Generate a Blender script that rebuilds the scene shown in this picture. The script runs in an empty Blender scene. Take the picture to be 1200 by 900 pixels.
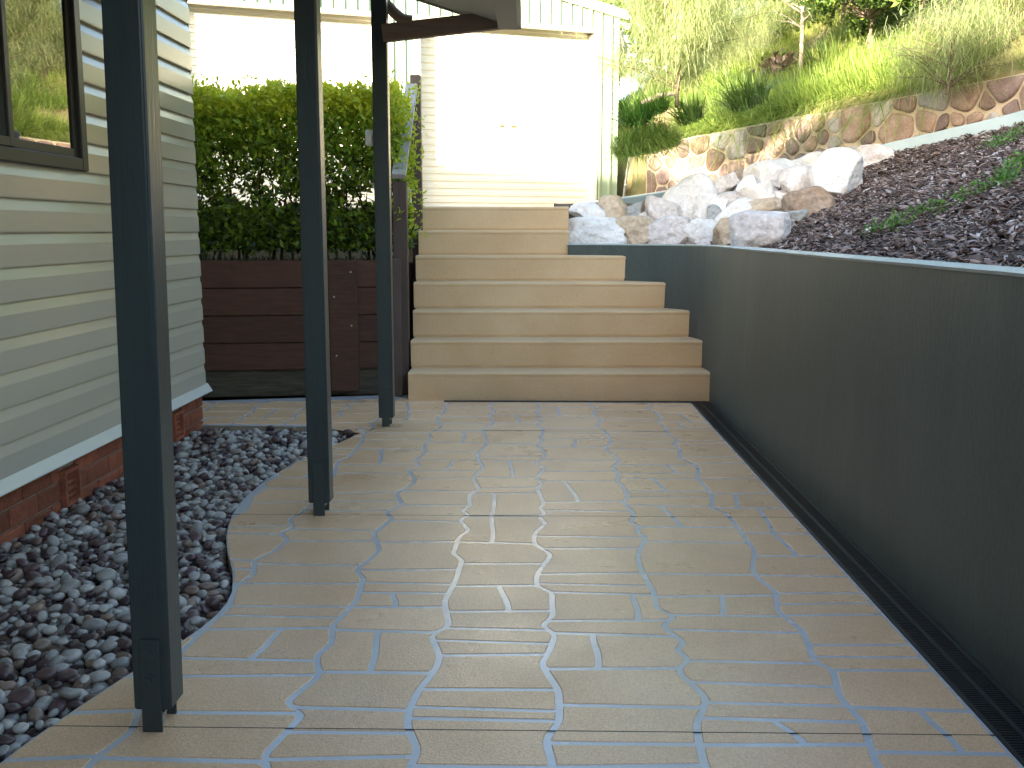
import bpy, bmesh, math, random
import numpy as np
from mathutils import Vector, Matrix, noise
from math import radians as R, sin, cos, tan, pi, sqrt, atan2

rng = np.random.default_rng(7)
random.seed(7)
SC = bpy.context.scene
C = SC.collection

# ------------------------------------------------------------------ camera, sky, sun, exposure
F, CX, CY, H = 1200.0, 600.0, 450.0, 1.2
YAW, PITCH = 0.0206, 0.1489
cam_d = bpy.data.cameras.new('camera'); cam = bpy.data.objects.new('camera', cam_d); C.objects.link(cam)
cam.location = (0, 0, H); cam.rotation_euler = (pi / 2 - PITCH, 0, YAW)
cam_d.sensor_width = 36.0; cam_d.lens = 36.0 * F / 1200.0; cam_d.clip_start = 0.05; cam_d.clip_end = 3000
SC.camera = cam

SUN_TO = Vector((-0.45, -0.89, 0)).normalized()          # horizontal direction towards the sun
SUN_EL = R(11.0)
world = bpy.data.worlds.new('World'); SC.world = world; world.use_nodes = True
wn = world.node_tree; wn.nodes.clear()
sky = wn.nodes.new('ShaderNodeTexSky'); sky.sky_type = 'NISHITA'; sky.sun_disc = False
sky.sun_elevation = SUN_EL; sky.sun_rotation = atan2(SUN_TO.x, SUN_TO.y); sky.air_density = 1.0; sky.dust_density = 1.5
bg = wn.nodes.new('ShaderNodeBackground'); bg.inputs['Strength'].default_value = 0.15
wo = wn.nodes.new('ShaderNodeOutputWorld')
wn.links.new(sky.outputs[0], bg.inputs['Color']); wn.links.new(bg.outputs[0], wo.inputs['Surface'])

sun_d = bpy.data.lights.new('sun', 'SUN'); sun_d.energy = 5.0; sun_d.angle = R(0.6); sun_d.color = (1.0, 0.86, 0.66)
sun = bpy.data.objects.new('sun', sun_d); C.objects.link(sun)
s3 = Vector((SUN_TO.x * cos(SUN_EL), SUN_TO.y * cos(SUN_EL), sin(SUN_EL)))
sun.rotation_euler = s3.to_track_quat('Z', 'Y').to_euler()
SC.view_settings.view_transform = 'Standard'; SC.view_settings.look = 'None'
SC.view_settings.gamma = 1.0; SC.view_settings.exposure = 2.7

# ------------------------------------------------------------------ picture geometry -> place
_f = Vector((-sin(YAW) * cos(PITCH), cos(YAW) * cos(PITCH), -sin(PITCH)))
_r = Vector((cos(YAW), sin(YAW), 0)); _u = _r.cross(_f)
EYE = Vector((0, 0, H))
def ray(px, py): return (_f + _r * ((px - CX) / F) + _u * ((CY - py) / F))
def at_y(px, py, Y): d = ray(px, py); return EYE + d * (Y / d.y)
def at_x(px, py, X): d = ray(px, py); return EYE + d * (X / d.x)
def gnd(px, py, z=0.0): d = ray(px, py); return EYE + d * ((z - H) / d.z)
def march(px, py, fz, t0=3.0, t1=60.0, lift=0.0):
    d = ray(px, py); t = t0
    while t < t1:
        p = EYE + d * t
        if p.z <= fz(p.x, p.y) + lift: return p
        t += 0.03
    return EYE + d * t1
def project(p):
    v = Vector(p) - EYE; z = v.dot(_f)
    return CX + F * v.dot(_r) / z, CY - F * v.dot(_u) / z, z

# ------------------------------------------------------------------ helpers
def sst(a, b, x): t = max(0, min(1, (x - a) / (b - a))); return t * t * (3 - 2 * t)
def tag(o, label=None, cat=None, group=None, kind=None):
    if label: o['label'] = label
    if cat: o['category'] = cat
    if group: o['group'] = group
    if kind: o['kind'] = kind
    return o
def empty(name, loc=(0, 0, 0), rz=0.0):
    o = bpy.data.objects.new(name, None); C.objects.link(o); o.location = loc; o.rotation_euler = (0, 0, rz); o.empty_display_size = .1
    return o
def link(name, me, m=None, parent=None, loc=None):
    o = bpy.data.objects.new(name, me); C.objects.link(o)
    if m is not None and len(me.materials) == 0: me.materials.append(m)
    if parent is not None: o.parent = parent
    if loc is not None: o.location = loc
    return o
def wpart(o, parent):
    """parent a part whose vertices are in place coordinates"""
    o.parent = parent; o.location = -parent.matrix_basis.translation if parent.type == 'EMPTY' else (0, 0, 0); return o
def bm_obj(name, bm, m, parent=None, loc=None, smooth=False):
    me = bpy.data.meshes.new(name); bm.normal_update(); bm.to_mesh(me); bm.free()
    if smooth: me.polygons.foreach_set('use_smooth', [True] * len(me.polygons))
    return link(name, me, m, parent, loc)
def np_mesh(name, V, Fc, attr=None, smooth=False):
    """V (n,3), Fc list of int arrays (k, m) sharing vertex count per array; attr per vertex"""
    me = bpy.data.meshes.new(name)
    me.vertices.add(len(V)); me.vertices.foreach_set('co', np.asarray(V, np.float32).ravel())
    tot = sum(f.size for f in Fc); np_ = sum(len(f) for f in Fc)
    me.loops.add(tot); me.polygons.add(np_)
    me.loops.foreach_set('vertex_index', np.concatenate([f.ravel() for f in Fc]).astype(np.int32))
    ls = []; st = 0
    for f in Fc:
        ls.append(st + np.arange(len(f)) * f.shape[1]); st += f.size
    me.polygons.foreach_set('loop_start', np.concatenate(ls).astype(np.int32))
    if smooth: me.polygons.foreach_set('use_smooth', np.ones(np_, bool))
    if attr is not None:
        a = me.attributes.new('rnd', 'FLOAT', 'POINT'); a.data.foreach_set('value', np.asarray(attr, np.float32))
    me.update(calc_edges=True); me.validate()
    return me
def add_box(bm, c, s, rot=None):
    c = Vector(c); hx, hy, hz = s[0] / 2, s[1] / 2, s[2] / 2
    vs = []
    for x in (-hx, hx):
        for y in (-hy, hy):
            for z in (-hz, hz):
                v = Vector((x, y, z))
                if rot is not None: v = rot @ v
                vs.append(bm.verts.new(c + v))
    for f in ((0, 1, 3, 2), (4, 6, 7, 5), (0, 4, 5, 1), (2, 3, 7, 6), (0, 2, 6, 4), (1, 5, 7, 3)):
        bm.faces.new([vs[i] for i in f])
    return vs
def box(name, m, c, s, parent=None, rot=None, bevel=0.003, seg=1, loc=None):
    bm = bmesh.new(); add_box(bm, c, s, rot)
    if bevel: bmesh.ops.bevel(bm, geom=bm.edges[:], offset=bevel, segments=seg, affect='EDGES', clamp_overlap=True)
    bmesh.ops.recalc_face_normals(bm, faces=bm.faces[:])
    return bm_obj(name, bm, m, parent, loc)
def prism(bm, prof, a, b, axis='y'):
    """extrude a closed 2D profile (list of (p,q)) from a to b"""
    def mk(p, q, t): return {'y': (p, t, q), 'x': (t, p, q), 'z': (p, q, t)}[axis]
    A = [bm.verts.new(mk(p, q, a)) for p, q in prof]; B = [bm.verts.new(mk(p, q, b)) for p, q in prof]
    n = len(prof)
    for i in range(n): bm.faces.new((A[i], A[(i + 1) % n], B[(i + 1) % n], B[i]))
    bm.faces.new(A[::-1]); bm.faces.new(B)
    bmesh.ops.recalc_face_normals(bm, faces=bm.faces[:])
def tube(bm, pts, rad, seg=8):
    pts = [Vector(p) for p in pts]; rings = []
    for i, p in enumerate(pts):
        d = (pts[min(i + 1, len(pts) - 1)] - pts[max(i - 1, 0)]).normalized()
        up = Vector((0, 0, 1)) if abs(d.z) < .9 else Vector((1, 0, 0))
        a = d.cross(up).normalized(); b = a.cross(d)
        r_ = rad[i] if isinstance(rad, (list, tuple)) else rad
        rings.append([bm.verts.new(p + (a * cos(2 * pi * k / seg) + b * sin(2 * pi * k / seg)) * r_) for k in range(seg)])
    for A, B in zip(rings, rings[1:]):
        for k in range(seg): bm.faces.new((A[k], A[(k + 1) % seg], B[(k + 1) % seg], B[k]))
    bm.faces.new(rings[0][::-1]); bm.faces.new(rings[-1])
    bmesh.ops.recalc_face_normals(bm, faces=bm.faces[:])
def poly_slab(bm, pts, z0, z1):
    prism(bm, [(p[0], p[1]) for p in pts], z0, z1, 'z')

# ------------------------------------------------------------------ materials (procedural)
def mat(name, c1, c2=None, scale=6.0, rough=.6, bump=0.0, bscale=60.0, coat=0.0, spec=.5, stretch=(1, 1, 1), speck=None,
        vary=0.0, attr=False, transl=0.0, metal=0.0, c3=None, rvar=0.0, bdist=.01, ior=1.5, dirt=None):
    m = bpy.data.materials.new(name); m.use_nodes = True; nt = m.node_tree; N = nt.nodes; L = nt.links
    p = N['Principled BSDF']; out = N['Material Output']
    geo = N.new('ShaderNodeNewGeometry')
    mp = N.new('ShaderNodeMapping'); mp.inputs['Scale'].default_value = stretch; L.new(geo.outputs['Position'], mp.inputs['Vector'])
    c2 = c2 or c1
    ramp = N.new('ShaderNodeValToRGB'); e = ramp.color_ramp.elements
    if attr:
        at = N.new('ShaderNodeAttribute'); at.attribute_name = 'rnd'; L.new(at.outputs['Fac'], ramp.inputs['Fac'])
        e[0].position = 0.0; e[1].position = 1.0
    else:
        nz = N.new('ShaderNodeTexNoise'); nz.inputs['Scale'].default_value = scale; nz.inputs['Detail'].default_value = 6; nz.inputs['Roughness'].default_value = .6
        L.new(mp.outputs[0], nz.inputs['Vector']); L.new(nz.outputs['Fac'], ramp.inputs['Fac'])
        e[0].position = .3; e[1].position = .7
    e[0].color = (*c1, 1); e[1].color = (*c2, 1)
    if c3:
        k = ramp.color_ramp.elements.new(.5); k.color = (*c3, 1)
    col = ramp.outputs['Color']
    def mul(colsock, fac_sock, lo, hi):
        mr = N.new('ShaderNodeMapRange'); mr.inputs['To Min'].default_value = lo; mr.inputs['To Max'].default_value = hi
        L.new(fac_sock, mr.inputs['Value'])
        mx = N.new('ShaderNodeMix'); mx.data_type = 'RGBA'; mx.blend_type = 'MULTIPLY'; mx.inputs['Factor'].default_value = 1
        cmb = N.new('ShaderNodeCombineColor')
        for i in range(3): L.new(mr.outputs[0], cmb.inputs[i])
        L.new(colsock, mx.inputs['A']); L.new(cmb.outputs[0], mx.inputs['B']); return mx.outputs['Result']
    if vary:
        oi = N.new('ShaderNodeObjectInfo'); col = mul(col, oi.outputs['Random'], 1 - vary, 1 + vary)
    if speck:
        n2 = N.new('ShaderNodeTexNoise'); n2.inputs['Scale'].default_value = speck[0]; n2.inputs['Detail'].default_value = 3
        L.new(geo.outputs['Position'], n2.inputs['Vector'])
        cr = N.new('ShaderNodeValToRGB'); cr.color_ramp.elements[0].position = .35; cr.color_ramp.elements[1].position = .65
        L.new(n2.outputs['Fac'], cr.inputs['Fac']); col = mul(col, cr.outputs['Color'], 1 - speck[1], 1 + speck[1])
    if dirt:      # dirt = (colour, scale, threshold)
        n3 = N.new('ShaderNodeTexNoise'); n3.inputs['Scale'].default_value = dirt[1]; n3.inputs['Detail'].default_value = 8; n3.inputs['Roughness'].default_value = .7
        L.new(mp.outputs[0], n3.inputs['Vector'])
        cr = N.new('ShaderNodeValToRGB'); cr.color_ramp.elements[0].position = dirt[2]; cr.color_ramp.elements[1].position = min(1, dirt[2] + .18)
        L.new(n3.outputs['Fac'], cr.inputs['Fac'])
        mx = N.new('ShaderNodeMix'); mx.data_type = 'RGBA'; L.new(cr.outputs['Color'], mx.inputs['Factor']); L.new(col, mx.inputs['A'])
        mx.inputs['B'].default_value = (*dirt[0], 1); col = mx.outputs['Result']
    L.new(col, p.inputs['Base Color'])
    p.inputs['Roughness'].default_value = rough; p.inputs['Metallic'].default_value = metal
    p.inputs['Specular IOR Level'].default_value = spec; p.inputs['IOR'].default_value = ior
    if coat: p.inputs['Coat Weight'].default_value = coat; p.inputs['Coat Roughness'].default_value = .18
    if rvar:
        n4 = N.new('ShaderNodeTexNoise'); n4.inputs['Scale'].default_value = 3.0; n4.inputs['Detail'].default_value = 5; L.new(geo.outputs['Position'], n4.inputs['Vector'])
        mr = N.new('ShaderNodeMapRange'); mr.inputs['From Min'].default_value = .3; mr.inputs['From Max'].default_value = .7
        mr.inputs['To Min'].default_value = rough - rvar; mr.inputs['To Max'].default_value = rough + rvar
        L.new(n4.outputs['Fac'], mr.inputs['Value']); L.new(mr.outputs[0], p.inputs['Roughness'])
    if bump:
        nb = N.new('ShaderNodeTexNoise'); nb.inputs['Scale'].default_value = bscale; nb.inputs['Detail'].default_value = 4
        L.new(mp.outputs[0], nb.inputs['Vector'])
        b = N.new('ShaderNodeBump'); b.inputs['Strength'].default_value = bump; b.inputs['Distance'].default_value = bdist
        L.new(nb.outputs['Fac'], b.inputs['Height']); L.new(b.outputs[0], p.inputs['Normal'])
    if transl:
        tr = N.new('ShaderNodeBsdfTranslucent'); L.new(col, tr.inputs['Color'])
        ms = N.new('ShaderNodeMixShader'); ms.inputs['Fac'].default_value = transl
        L.new(p.outputs[0], ms.inputs[1]); L.new(tr.outputs[0], ms.inputs[2]); L.new(ms.outputs[0], out.inputs['Surface'])
    return m

M = {}
M['paver'] = mat('sand_paver', (.65, .395, .215), (.75, .50, .30), scale=2.2, rough=.33, bump=.42, bscale=170, speck=(230, .16), vary=.05, rvar=.10, bdist=.004)
M['grout'] = mat('grey_grout', (.43, .44, .47), (.50, .51, .53), scale=9, rough=.26, bump=.05, bscale=200, rvar=.06)
M['slabedge'] = mat('concrete_edge', (.35, .28, .2), (.28, .23, .17), scale=12, rough=.8, bump=.2)
M['step'] = mat('sand_step', (.55, .37, .20), (.62, .44, .255), scale=2.5, rough=.62, bump=.6, bscale=190, speck=(260, .12), bdist=.003, dirt=((.2, .15, .1), 14, .72))
M['joint'] = mat('dark_joint', (.03, .028, .025), rough=.9)
M['wallpaint'] = mat('slate_green_paint', (.056, .072, .066), (.078, .096, .088), scale=2.2, rough=.5, bump=.22, bscale=34, stretch=(1.5, 1.5, .5), bdist=.006, speck=(60, .10), dirt=((.10, .112, .098), 2.6, .56))
M['skylitpaint'] = mat('skylit_slate_blue_paint', (.40, .48, .50), (.46, .54, .56), scale=5, rough=.26, bump=.2, bscale=40, dirt=((.11, .11, .1), 9, .68))  # slate blue lightened to carry sky sheen on wall cap and kerb
M['drain'] = mat('black_plastic', (.012, .013, .015), (.02, .02, .022), scale=30, rough=.4)
M['post'] = mat('dark_green_paint', (.024, .036, .039), (.032, .046, .050), scale=3, rough=.36, bump=.12, bscale=18, stretch=(6, 6, .5))
M['bolt'] = mat('painted_bolt', (.03, .045, .05), rough=.35)
M['galv'] = mat('galvanised', (.5, .5, .5), (.36, .36, .36), scale=30, rough=.4, metal=.8)
M['board'] = mat('cream_weatherboard', (.46, .44, .375), (.51, .485, .41), scale=2.5, rough=.30, bump=.10, bscale=25, stretch=(1, .25, 2), coat=.15)
M['flash'] = mat('white_flashing', (.66, .68, .66), (.72, .73, .7), scale=5, rough=.35)
M['brick'] = mat('red_brick', (.21, .055, .030), (.31, .10, .052), scale=14, rough=.7, bump=.4, bscale=60, vary=.28, speck=(90, .2), dirt=((.36, .27, .2), 9, .68))
M['mortar'] = mat('mortar', (.26, .19, .15), (.33, .27, .22), scale=20, rough=.9, bump=.4, bscale=90)
M['bronze'] = mat('bronze_frame', (.036, .036, .037), (.046, .045, .045), scale=6, rough=.42, spec=.4)
M['timber'] = mat('dark_red_timber', (.050, .015, .007), (.090, .031, .014), scale=5, rough=.6, bump=.4, bscale=30, stretch=(.6, 6, 9), vary=.18, dirt=((.04, .02, .014), 3, .6))
M['oldtimber'] = mat('old_sleeper', (.035, .03, .02), (.11, .09, .06), scale=5, rough=.85, bump=.5, bscale=30, stretch=(.6, 5, 8))
M['railpost'] = mat('brown_post', (.05, .032, .027), (.08, .05, .043), scale=6, rough=.6, bump=.3, bscale=20, stretch=(7, 7, .6))
M['railtop'] = mat('weathered_rail', (.28, .26, .25), (.38, .36, .345), scale=7, rough=.6, bump=.4, bscale=30, stretch=(8, .6, .6), dirt=((.1, .085, .08), 6, .66))
M['beam'] = mat('brown_beam', (.20, .13, .10), (.26, .175, .135), scale=5, rough=.6, bump=.3, bscale=20, stretch=(.7, 6, 6))
M['roofunder'] = mat('roof_sheet', (.42, .40, .36), (.48, .46, .42), scale=5, rough=.5)
M['gutter'] = mat('slate_gutter', (.035, .05, .065), (.045, .06, .078), scale=4, rough=.45)
M['soffit'] = mat('soffit', (.50, .47, .41), rough=.6)
M['rooftile'] = mat('roof_metal', (.12, .13, .13), (.15, .16, .16), rough=.5)
M['clad'] = mat('pale_green_cladding', (.27, .35, .255), (.30, .38, .28), scale=2, rough=.4, bump=.03, bscale=10)
M['door'] = mat('cream_roller_door', (.70, .665, .565), (.75, .71, .61), scale=3, rough=.38, dirt=((.55, .47, .36), 4, .74))
M['trim'] = mat('cream_trim', (.74, .70, .6), rough=.4)
M['header'] = mat('tan_header', (.45, .38, .28), rough=.5)
M['brass'] = mat('door_lock', (.25, .17, .08), rough=.3, metal=.6)
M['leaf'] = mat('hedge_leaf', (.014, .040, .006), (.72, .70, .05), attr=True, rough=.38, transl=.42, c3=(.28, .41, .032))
M['twig'] = mat('twig', (.06, .04, .025), (.1, .07, .045), scale=20, rough=.8)
M['dense'] = mat('shrub_leaf', (.025, .06, .012), (.38, .44, .07), attr=True, rough=.45, transl=.4, c3=(.13, .22, .04))
M['feather'] = mat('feathery_leaf', (.28, .36, .13), (.62, .64, .38), attr=True, rough=.5, transl=.5, c3=(.46, .53, .25))
M['grass'] = mat('tussock_blade', (.08, .15, .022), (.52, .56, .17), attr=True, rough=.5, transl=.45, c3=(.24, .36, .065))
M['strap'] = mat('strap_leaf', (.05, .10, .022), (.32, .40, .09), attr=True, rough=.4, transl=.35, c3=(.14, .23, .045))
M['creeper'] = mat('creeper_leaf', (.03, .09, .015), (.16, .30, .05), attr=True, rough=.5, transl=.3, c3=(.08, .19, .03))
M['mondo'] = mat('mondo_blade', (.008, .018, .006), (.03, .05, .015), attr=True, rough=.5, transl=.2)
M['hill'] = mat('hill_soil', (.10, .12, .03), (.26, .20, .11), scale=1.6, rough=.95, bump=.6, bscale=12, bdist=.05)
M['ground'] = mat('ground_soil', (.16, .13, .08), (.10, .12, .05), scale=.6, rough=.95)
M['stone'] = mat('wall_stone', (.21, .125, .095), (.36, .27, .215), scale=7, rough=.75, bump=.7, bscale=22, vary=.42, c3=(.28, .19, .145), speck=(45, .15))
M['stoneB'] = mat('wall_stone_purple', (.13, .085, .075), (.26, .19, .17), scale=6, rough=.75, bump=.7, bscale=22, vary=.35, speck=(45, .15))
M['stoneC'] = mat('wall_stone_grey', (.27, .25, .235), (.42, .38, .345), scale=8, rough=.75, bump=.7, bscale=22, vary=.25, speck=(45, .15))
M['stonemortar'] = mat('wall_mortar', (.44, .35, .25), (.53, .43, .32), scale=9, rough=.9, bump=.6, bscale=60)
M['rockW'] = mat('white_rock', (.60, .57, .55), (.76, .73, .715), scale=3, rough=.75, bump=1.0, bscale=18, c3=(.68, .65, .63), speck=(14, .07), dirt=((.40, .30, .22), 4, .64), bdist=.03)
M['rockP'] = mat('pinkish_rock', (.47, .42, .40), (.68, .635, .615), scale=6, rough=.78, bump=1.0, bscale=18, c3=(.59, .535, .515), speck=(30, .14), dirt=((.32, .2, .15), 5, .62), bdist=.03)
M['rockT'] = mat('tan_rock', (.40, .29, .18), (.58, .47, .36), scale=5, rough=.78, bump=1.0, bscale=18, speck=(30, .14), dirt=((.24, .15, .09), 5, .62), bdist=.03)
M['rockG'] = mat('grey_rock', (.24, .25, .25), (.38, .39, .385), scale=6, rough=.78, bump=1.0, bscale=18, speck=(30, .14), dirt=((.26, .19, .13), 5, .63), bdist=.03)
M['rockB'] = mat('rusty_rock', (.20, .115, .06), (.42, .33, .26), scale=5, rough=.8, bump=1.0, bscale=18, speck=(30, .2), bdist=.03)
M['bark'] = mat('bark_chip', (.035, .023, .02), (.52, .45, .43), attr=True, rough=.6, c3=(.19, .125, .108), spec=.4)
M['mulch'] = mat('mulch_soil', (.035, .024, .02), (.075, .05, .042), scale=30, rough=.95, bump=.8, bscale=60)
M['pebA'] = mat('pale_pebble', (.30, .29, .28), (.46, .445, .42), scale=18, rough=.34, vary=.28, speck=(120, .08), c3=(.38, .36, .335))
M['pebB'] = mat('dark_pebble', (.065, .04, .042), (.12, .075, .075), scale=18, rough=.3, vary=.35, speck=(120, .1))
M['pebC'] = mat('brown_pebble', (.19, .125, .095), (.30, .215, .165), scale=18, rough=.34, vary=.3, speck=(120, .1))
M['pebS'] = mat('mixed_pebbles', (.05, .032, .034), (.46, .44, .42), attr=True, rough=.34)
cr = [n for n in M['pebS'].node_tree.nodes if n.type == 'VALTORGB'][0].color_ramp
for pos, col in ((.28, (.09, .058, .06)), (.36, (.22, .15, .115)), (.46, (.28, .26, .25)), (.7, (.38, .365, .345))):
    k = cr.elements.new(pos); k.color = (*col, 1)
M['pebbase'] = mat('dark_pebble_base', (.04, .032, .03), (.06, .05, .045), scale=40, rough=.9)  # dark base under the pebbles
M['pipe'] = mat('grey_pipe', (.34, .35, .36), rough=.35, metal=.4)
M['whiteplastic'] = mat('white_plastic', (.62, .62, .62), rough=.4)
M['darkthing'] = mat('dark_plastic', (.03, .03, .04), rough=.5)
M['bluething'] = mat('blue_plastic', (.12, .30, .60), rough=.4)
M['palewood'] = mat('pale_wood', (.42, .33, .24), (.55, .46, .36), scale=14, rough=.8, bump=.3)
M['trunk'] = mat('tree_trunk', (.10, .07, .05), (.16, .115, .085), scale=14, rough=.85, bump=.5, bscale=30)
M['landing'] = mat('sand_concrete', (.42, .33, .22), (.48, .38, .26), scale=3, rough=.7, bump=.3, bscale=150)
g = bpy.data.materials.new('window_glass'); g.use_nodes = True
p = g.node_tree.nodes['Principled BSDF']; p.inputs['Base Color'].default_value = (.012, .013, .013, 1); p.inputs['Roughness'].default_value = .015
p.inputs['IOR'].default_value = 2.4; p.inputs['Specular IOR Level'].default_value = .5
M['glass'] = g

# ================================================================== SETTING
bm = bmesh.new(); bmesh.ops.create_grid(bm, x_segments=1, y_segments=1, size=800)
tag(bm_obj('ground', bm, M['ground'], loc=(0, 0, -.14)), kind='structure')

# ---- path: a coloured concrete slab, grout surface, raised stencilled stones
EDGE = [(-3.0, -1.33), (1.0, -1.29), (2.159, -1.213), (2.335, -1.178), (2.629, -1.104), (2.82, -1.045), (3.001, -.998), (3.224, -.993), (3.48, -1.062), (3.7, -1.15),
        (3.943, -1.227), (4.2, -1.28), (4.468, -1.306), (4.8, -1.30), (5.149, -1.254), (5.42, -1.19), (5.688, -1.112), (5.986, -1.036), (6.10, -.99), (6.15, -.94)]
_ey = np.array([e[0] for e in EDGE]); _ex = np.array([e[1] for e in EDGE])
def edge_x(Y):
    if Y > 6.13: return -4.2
    # smooth interpolation
    return float(np.mean(np.interp([Y - .06, Y, Y + .06], _ey, _ex)))
YB = 6.15                     # where the slab turns behind the pebble bed
XR, YF = 1.112, 7.13          # drain line at the wall, drain line at the steps
ys = np.linspace(-3, YB, 90)
outline = [(edge_x(y), y) for y in ys[:-1]] + [(-.94, YB), (-1.3, 6.19), (-1.9, 6.22), (-2.6, 6.24), (-4.2, 6.24), (-4.2, 7.05), (-2.35, 7.14), (-1.05, 7.44), (-.88, 7.44), (-.88, YF), (XR, YF), (XR, -3)]
bm = bmesh.new(); poly_slab(bm, outline, -.11, 0.0)
path = bm_obj('path', bm, M['grout']); path.data.materials.append(M['slabedge'])
for f in path.data.polygons:
    if f.normal.z < .5: f.material_index = 1
tag(path, kind='structure')

Lx = [-4.05, -3.7, -3.32, -2.96, -2.6, -2.24, -1.88, -1.56, -1.27, -.99, -.605, -.28, .04, .42, .81, XR]
wig = []
rw = random.Random(11)
for i, x0 in enumerate(Lx):
    pts = []; y = -3.1; side = 1
    while y < 7.8:
        a = rw.uniform(.006, .034) * side
        pts.append((y, x0 + (a if i < len(Lx) - 1 else 0)))
        if rw.random() < .75: side = -side
        y += rw.choice([.05, .09, .13, .17, .22])
    wig.append((np.array([p_[0] for p_ in pts]), np.array([p_[1] for p_ in pts])))
def lx(i, y): return float(np.mean(np.interp([y - .028, y - .012, y, y + .012, y + .028], *wig[i])))
def yy(v): return gnd(625, v).y
near_rows = {9: [686, 713, 725, 739, 776, 795, 839, 895], 10: [669, 685, 696, 713, 741, 790, 833, 861, 891],
             11: [661, 687, 717, 738, 753, 768, 809, 832, 844, 900], 12: [672, 685, 695, 727, 743, 783, 827, 871, 897],
             13: [672, 697, 720, 738, 774, 800, 823, 841, 870], 14: [650, 673, 693, 705, 718, 753, 767, 782, 827, 878]}
near_rows[8] = near_rows[9]
splits = {(10, 741): .45, (10, 696): .42, (9, 739): .55, (11, 687): .55, (12, 743): .36, (12, 695): .8, (13, 697): .55, (13, 841): .55, (14, 827): .6}
stones = []
GW = .0085
def add_stone(fl, fr, fy0, fy1):
    """boundaries as functions; sample polygon"""
    n = 10; left = []; right = []
    y0c, y1c = fy0(.5), fy1(.5)
    for k in range(n + 1):
        t = k / n; y = y0c + (y1c - y0c) * t
        yl = fy0(0) + (fy1(0) - fy0(0)) * t; yr = fy0(1) + (fy1(1) - fy0(1)) * t
        left.append((fl(yl) + GW, yl)); right.append((fr(yr) - GW, yr))
    # inset in y and keep clear of the slab edge
    left[0] = (left[0][0], left[0][1] + GW * 1.05); right[0] = (right[0][0], right[0][1] + GW * 1.05)
    left[-1] = (left[-1][0], left[-1][1] - GW * 1.05); right[-1] = (right[-1][0], right[-1][1] - GW * 1.05)
    out = []
    for x, y in left: out.append([max(x, edge_x(y) + .004), y])
    rr = []
    for x, y in right: rr.append([x, y])
    keep = [k for k in range(n + 1) if rr[k][0] - out[k][0] > .012]
    if len(keep) < 2: return
    a = [out[k] for k in keep]; b = [rr[k] for k in keep]
    def rnd(p0, p1, q):      # soften corner
        return [p0[0] + (p1[0] - p0[0]) * q, p0[1] + (p1[1] - p0[1]) * q]
    ring = a + b[::-1]
    stones.append(ring)
rs = random.Random(5)
for i in range(len(Lx) - 1):
    ymin = 0
    if i in near_rows:
        rows = sorted(yy(v) for v in near_rows[i]); keys = {yy(v): v for v in near_rows[i]}
        y = rows[0]
        while y > 1.2: y -= rs.choice([.12, .16, .2, .26]); rows.insert(0, y)
        y = rows[-1]
    else:
        y = 6.255 if Lx[i] < -1.5 else 6.22; rows = [y]; keys = {}
    top = YF - .012 if Lx[i] > -.95 else 7.06 + .22 * max(0, min(1, (Lx[i] + 2.35) / 1.3))
    while y < top - .12:
        y += rs.choice([.10, .15, .2, .25, .29, .33, .38]); rows.append(min(y, top))
    if rows[-1] < top: rows.append(top)
    tl = {r_: rs.uniform(-.022, .022) for r_ in rows}; tl[rows[-1]] = 0
    for a, b in zip(rows, rows[1:]):
        fy0 = lambda t, a=a: a + tl[a] * (t - .5); fy1 = lambda t, b=b: b + tl[b] * (t - .5)
        # the bigger px value is the nearer joint
        key = None
        if b in keys: key = (i, keys[b])
        sp = splits.get(key) if key else (rs.uniform(.3, .7) if rs.random() < .3 and b - a > .17 else None)
        L_, R_ = (lambda y, i=i: lx(i, y)), (lambda y, i=i: lx(i + 1, y))
        if sp:
            sk = rs.uniform(-.05, .05); ym = (a + b) / 2
            Mx = lambda y, i=i, sp=sp, sk=sk, ym=ym, a=a, b=b: lx(i, ym) * (1 - sp) + lx(i + 1, ym) * sp + sk * (y - ym) / (b - a) + .004 * sin(5 * (y - a) / (b - a))
            add_stone(L_, Mx, lambda t: fy0(t * sp), lambda t: fy1(t * sp)); add_stone(Mx, R_, lambda t: fy0(sp + t * (1 - sp)), lambda t: fy1(sp + t * (1 - sp)))
        else:
            add_stone(L_, R_, fy0, fy1)
for ring in stones:
    cx = sum(p_[0] for p_ in ring) / len(ring); cy = sum(p_[1] for p_ in ring) / len(ring)
    n = len(ring); bm = bmesh.new(); h = .0019
    def inset(q):
        o_ = []
        for k in range(n):
            x, y = ring[k]; dx, dy = x - cx, y - cy; l = sqrt(dx * dx + dy * dy) + 1e-6
            j = 1 - min(.3, q / l) if (k not in (0, n // 2 - 1, n // 2, n - 1)) else 1 - min(.3, 1.9 * q / l)
            o_.append((cx + dx * j, cy + dy * j))
        return o_
    A = [bm.verts.new((x - cx, y - cy, -.001)) for x, y in inset(.0)]
    B = [bm.verts.new((x - cx, y - cy, h)) for x, y in inset(.0035)]
    for k in range(n): bm.faces.new((A[k], A[(k + 1) % n], B[(k + 1) % n], B[k]))
    bm.faces.new(B); bmesh.ops.recalc_face_normals(bm, faces=bm.faces[:])
    o = bm_obj('paving_stone', bm, M['paver'], path, loc=(cx, cy, 0))
    if o.data.polygons[-1].normal.z < 0: o.data.flip_normals()
for py in (857, 605, 505):                     # saw-cut control joints
    Y = yy(py); x0 = edge_x(Y) + .002
    if py == 505: x0 = -.9
    bm = bmesh.new(); add_box(bm, ((x0 + XR) / 2, Y, .0016), (XR - x0, .0032, .0014)); o = bm_obj('saw_cut_joint', bm, M['joint'], path)

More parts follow.
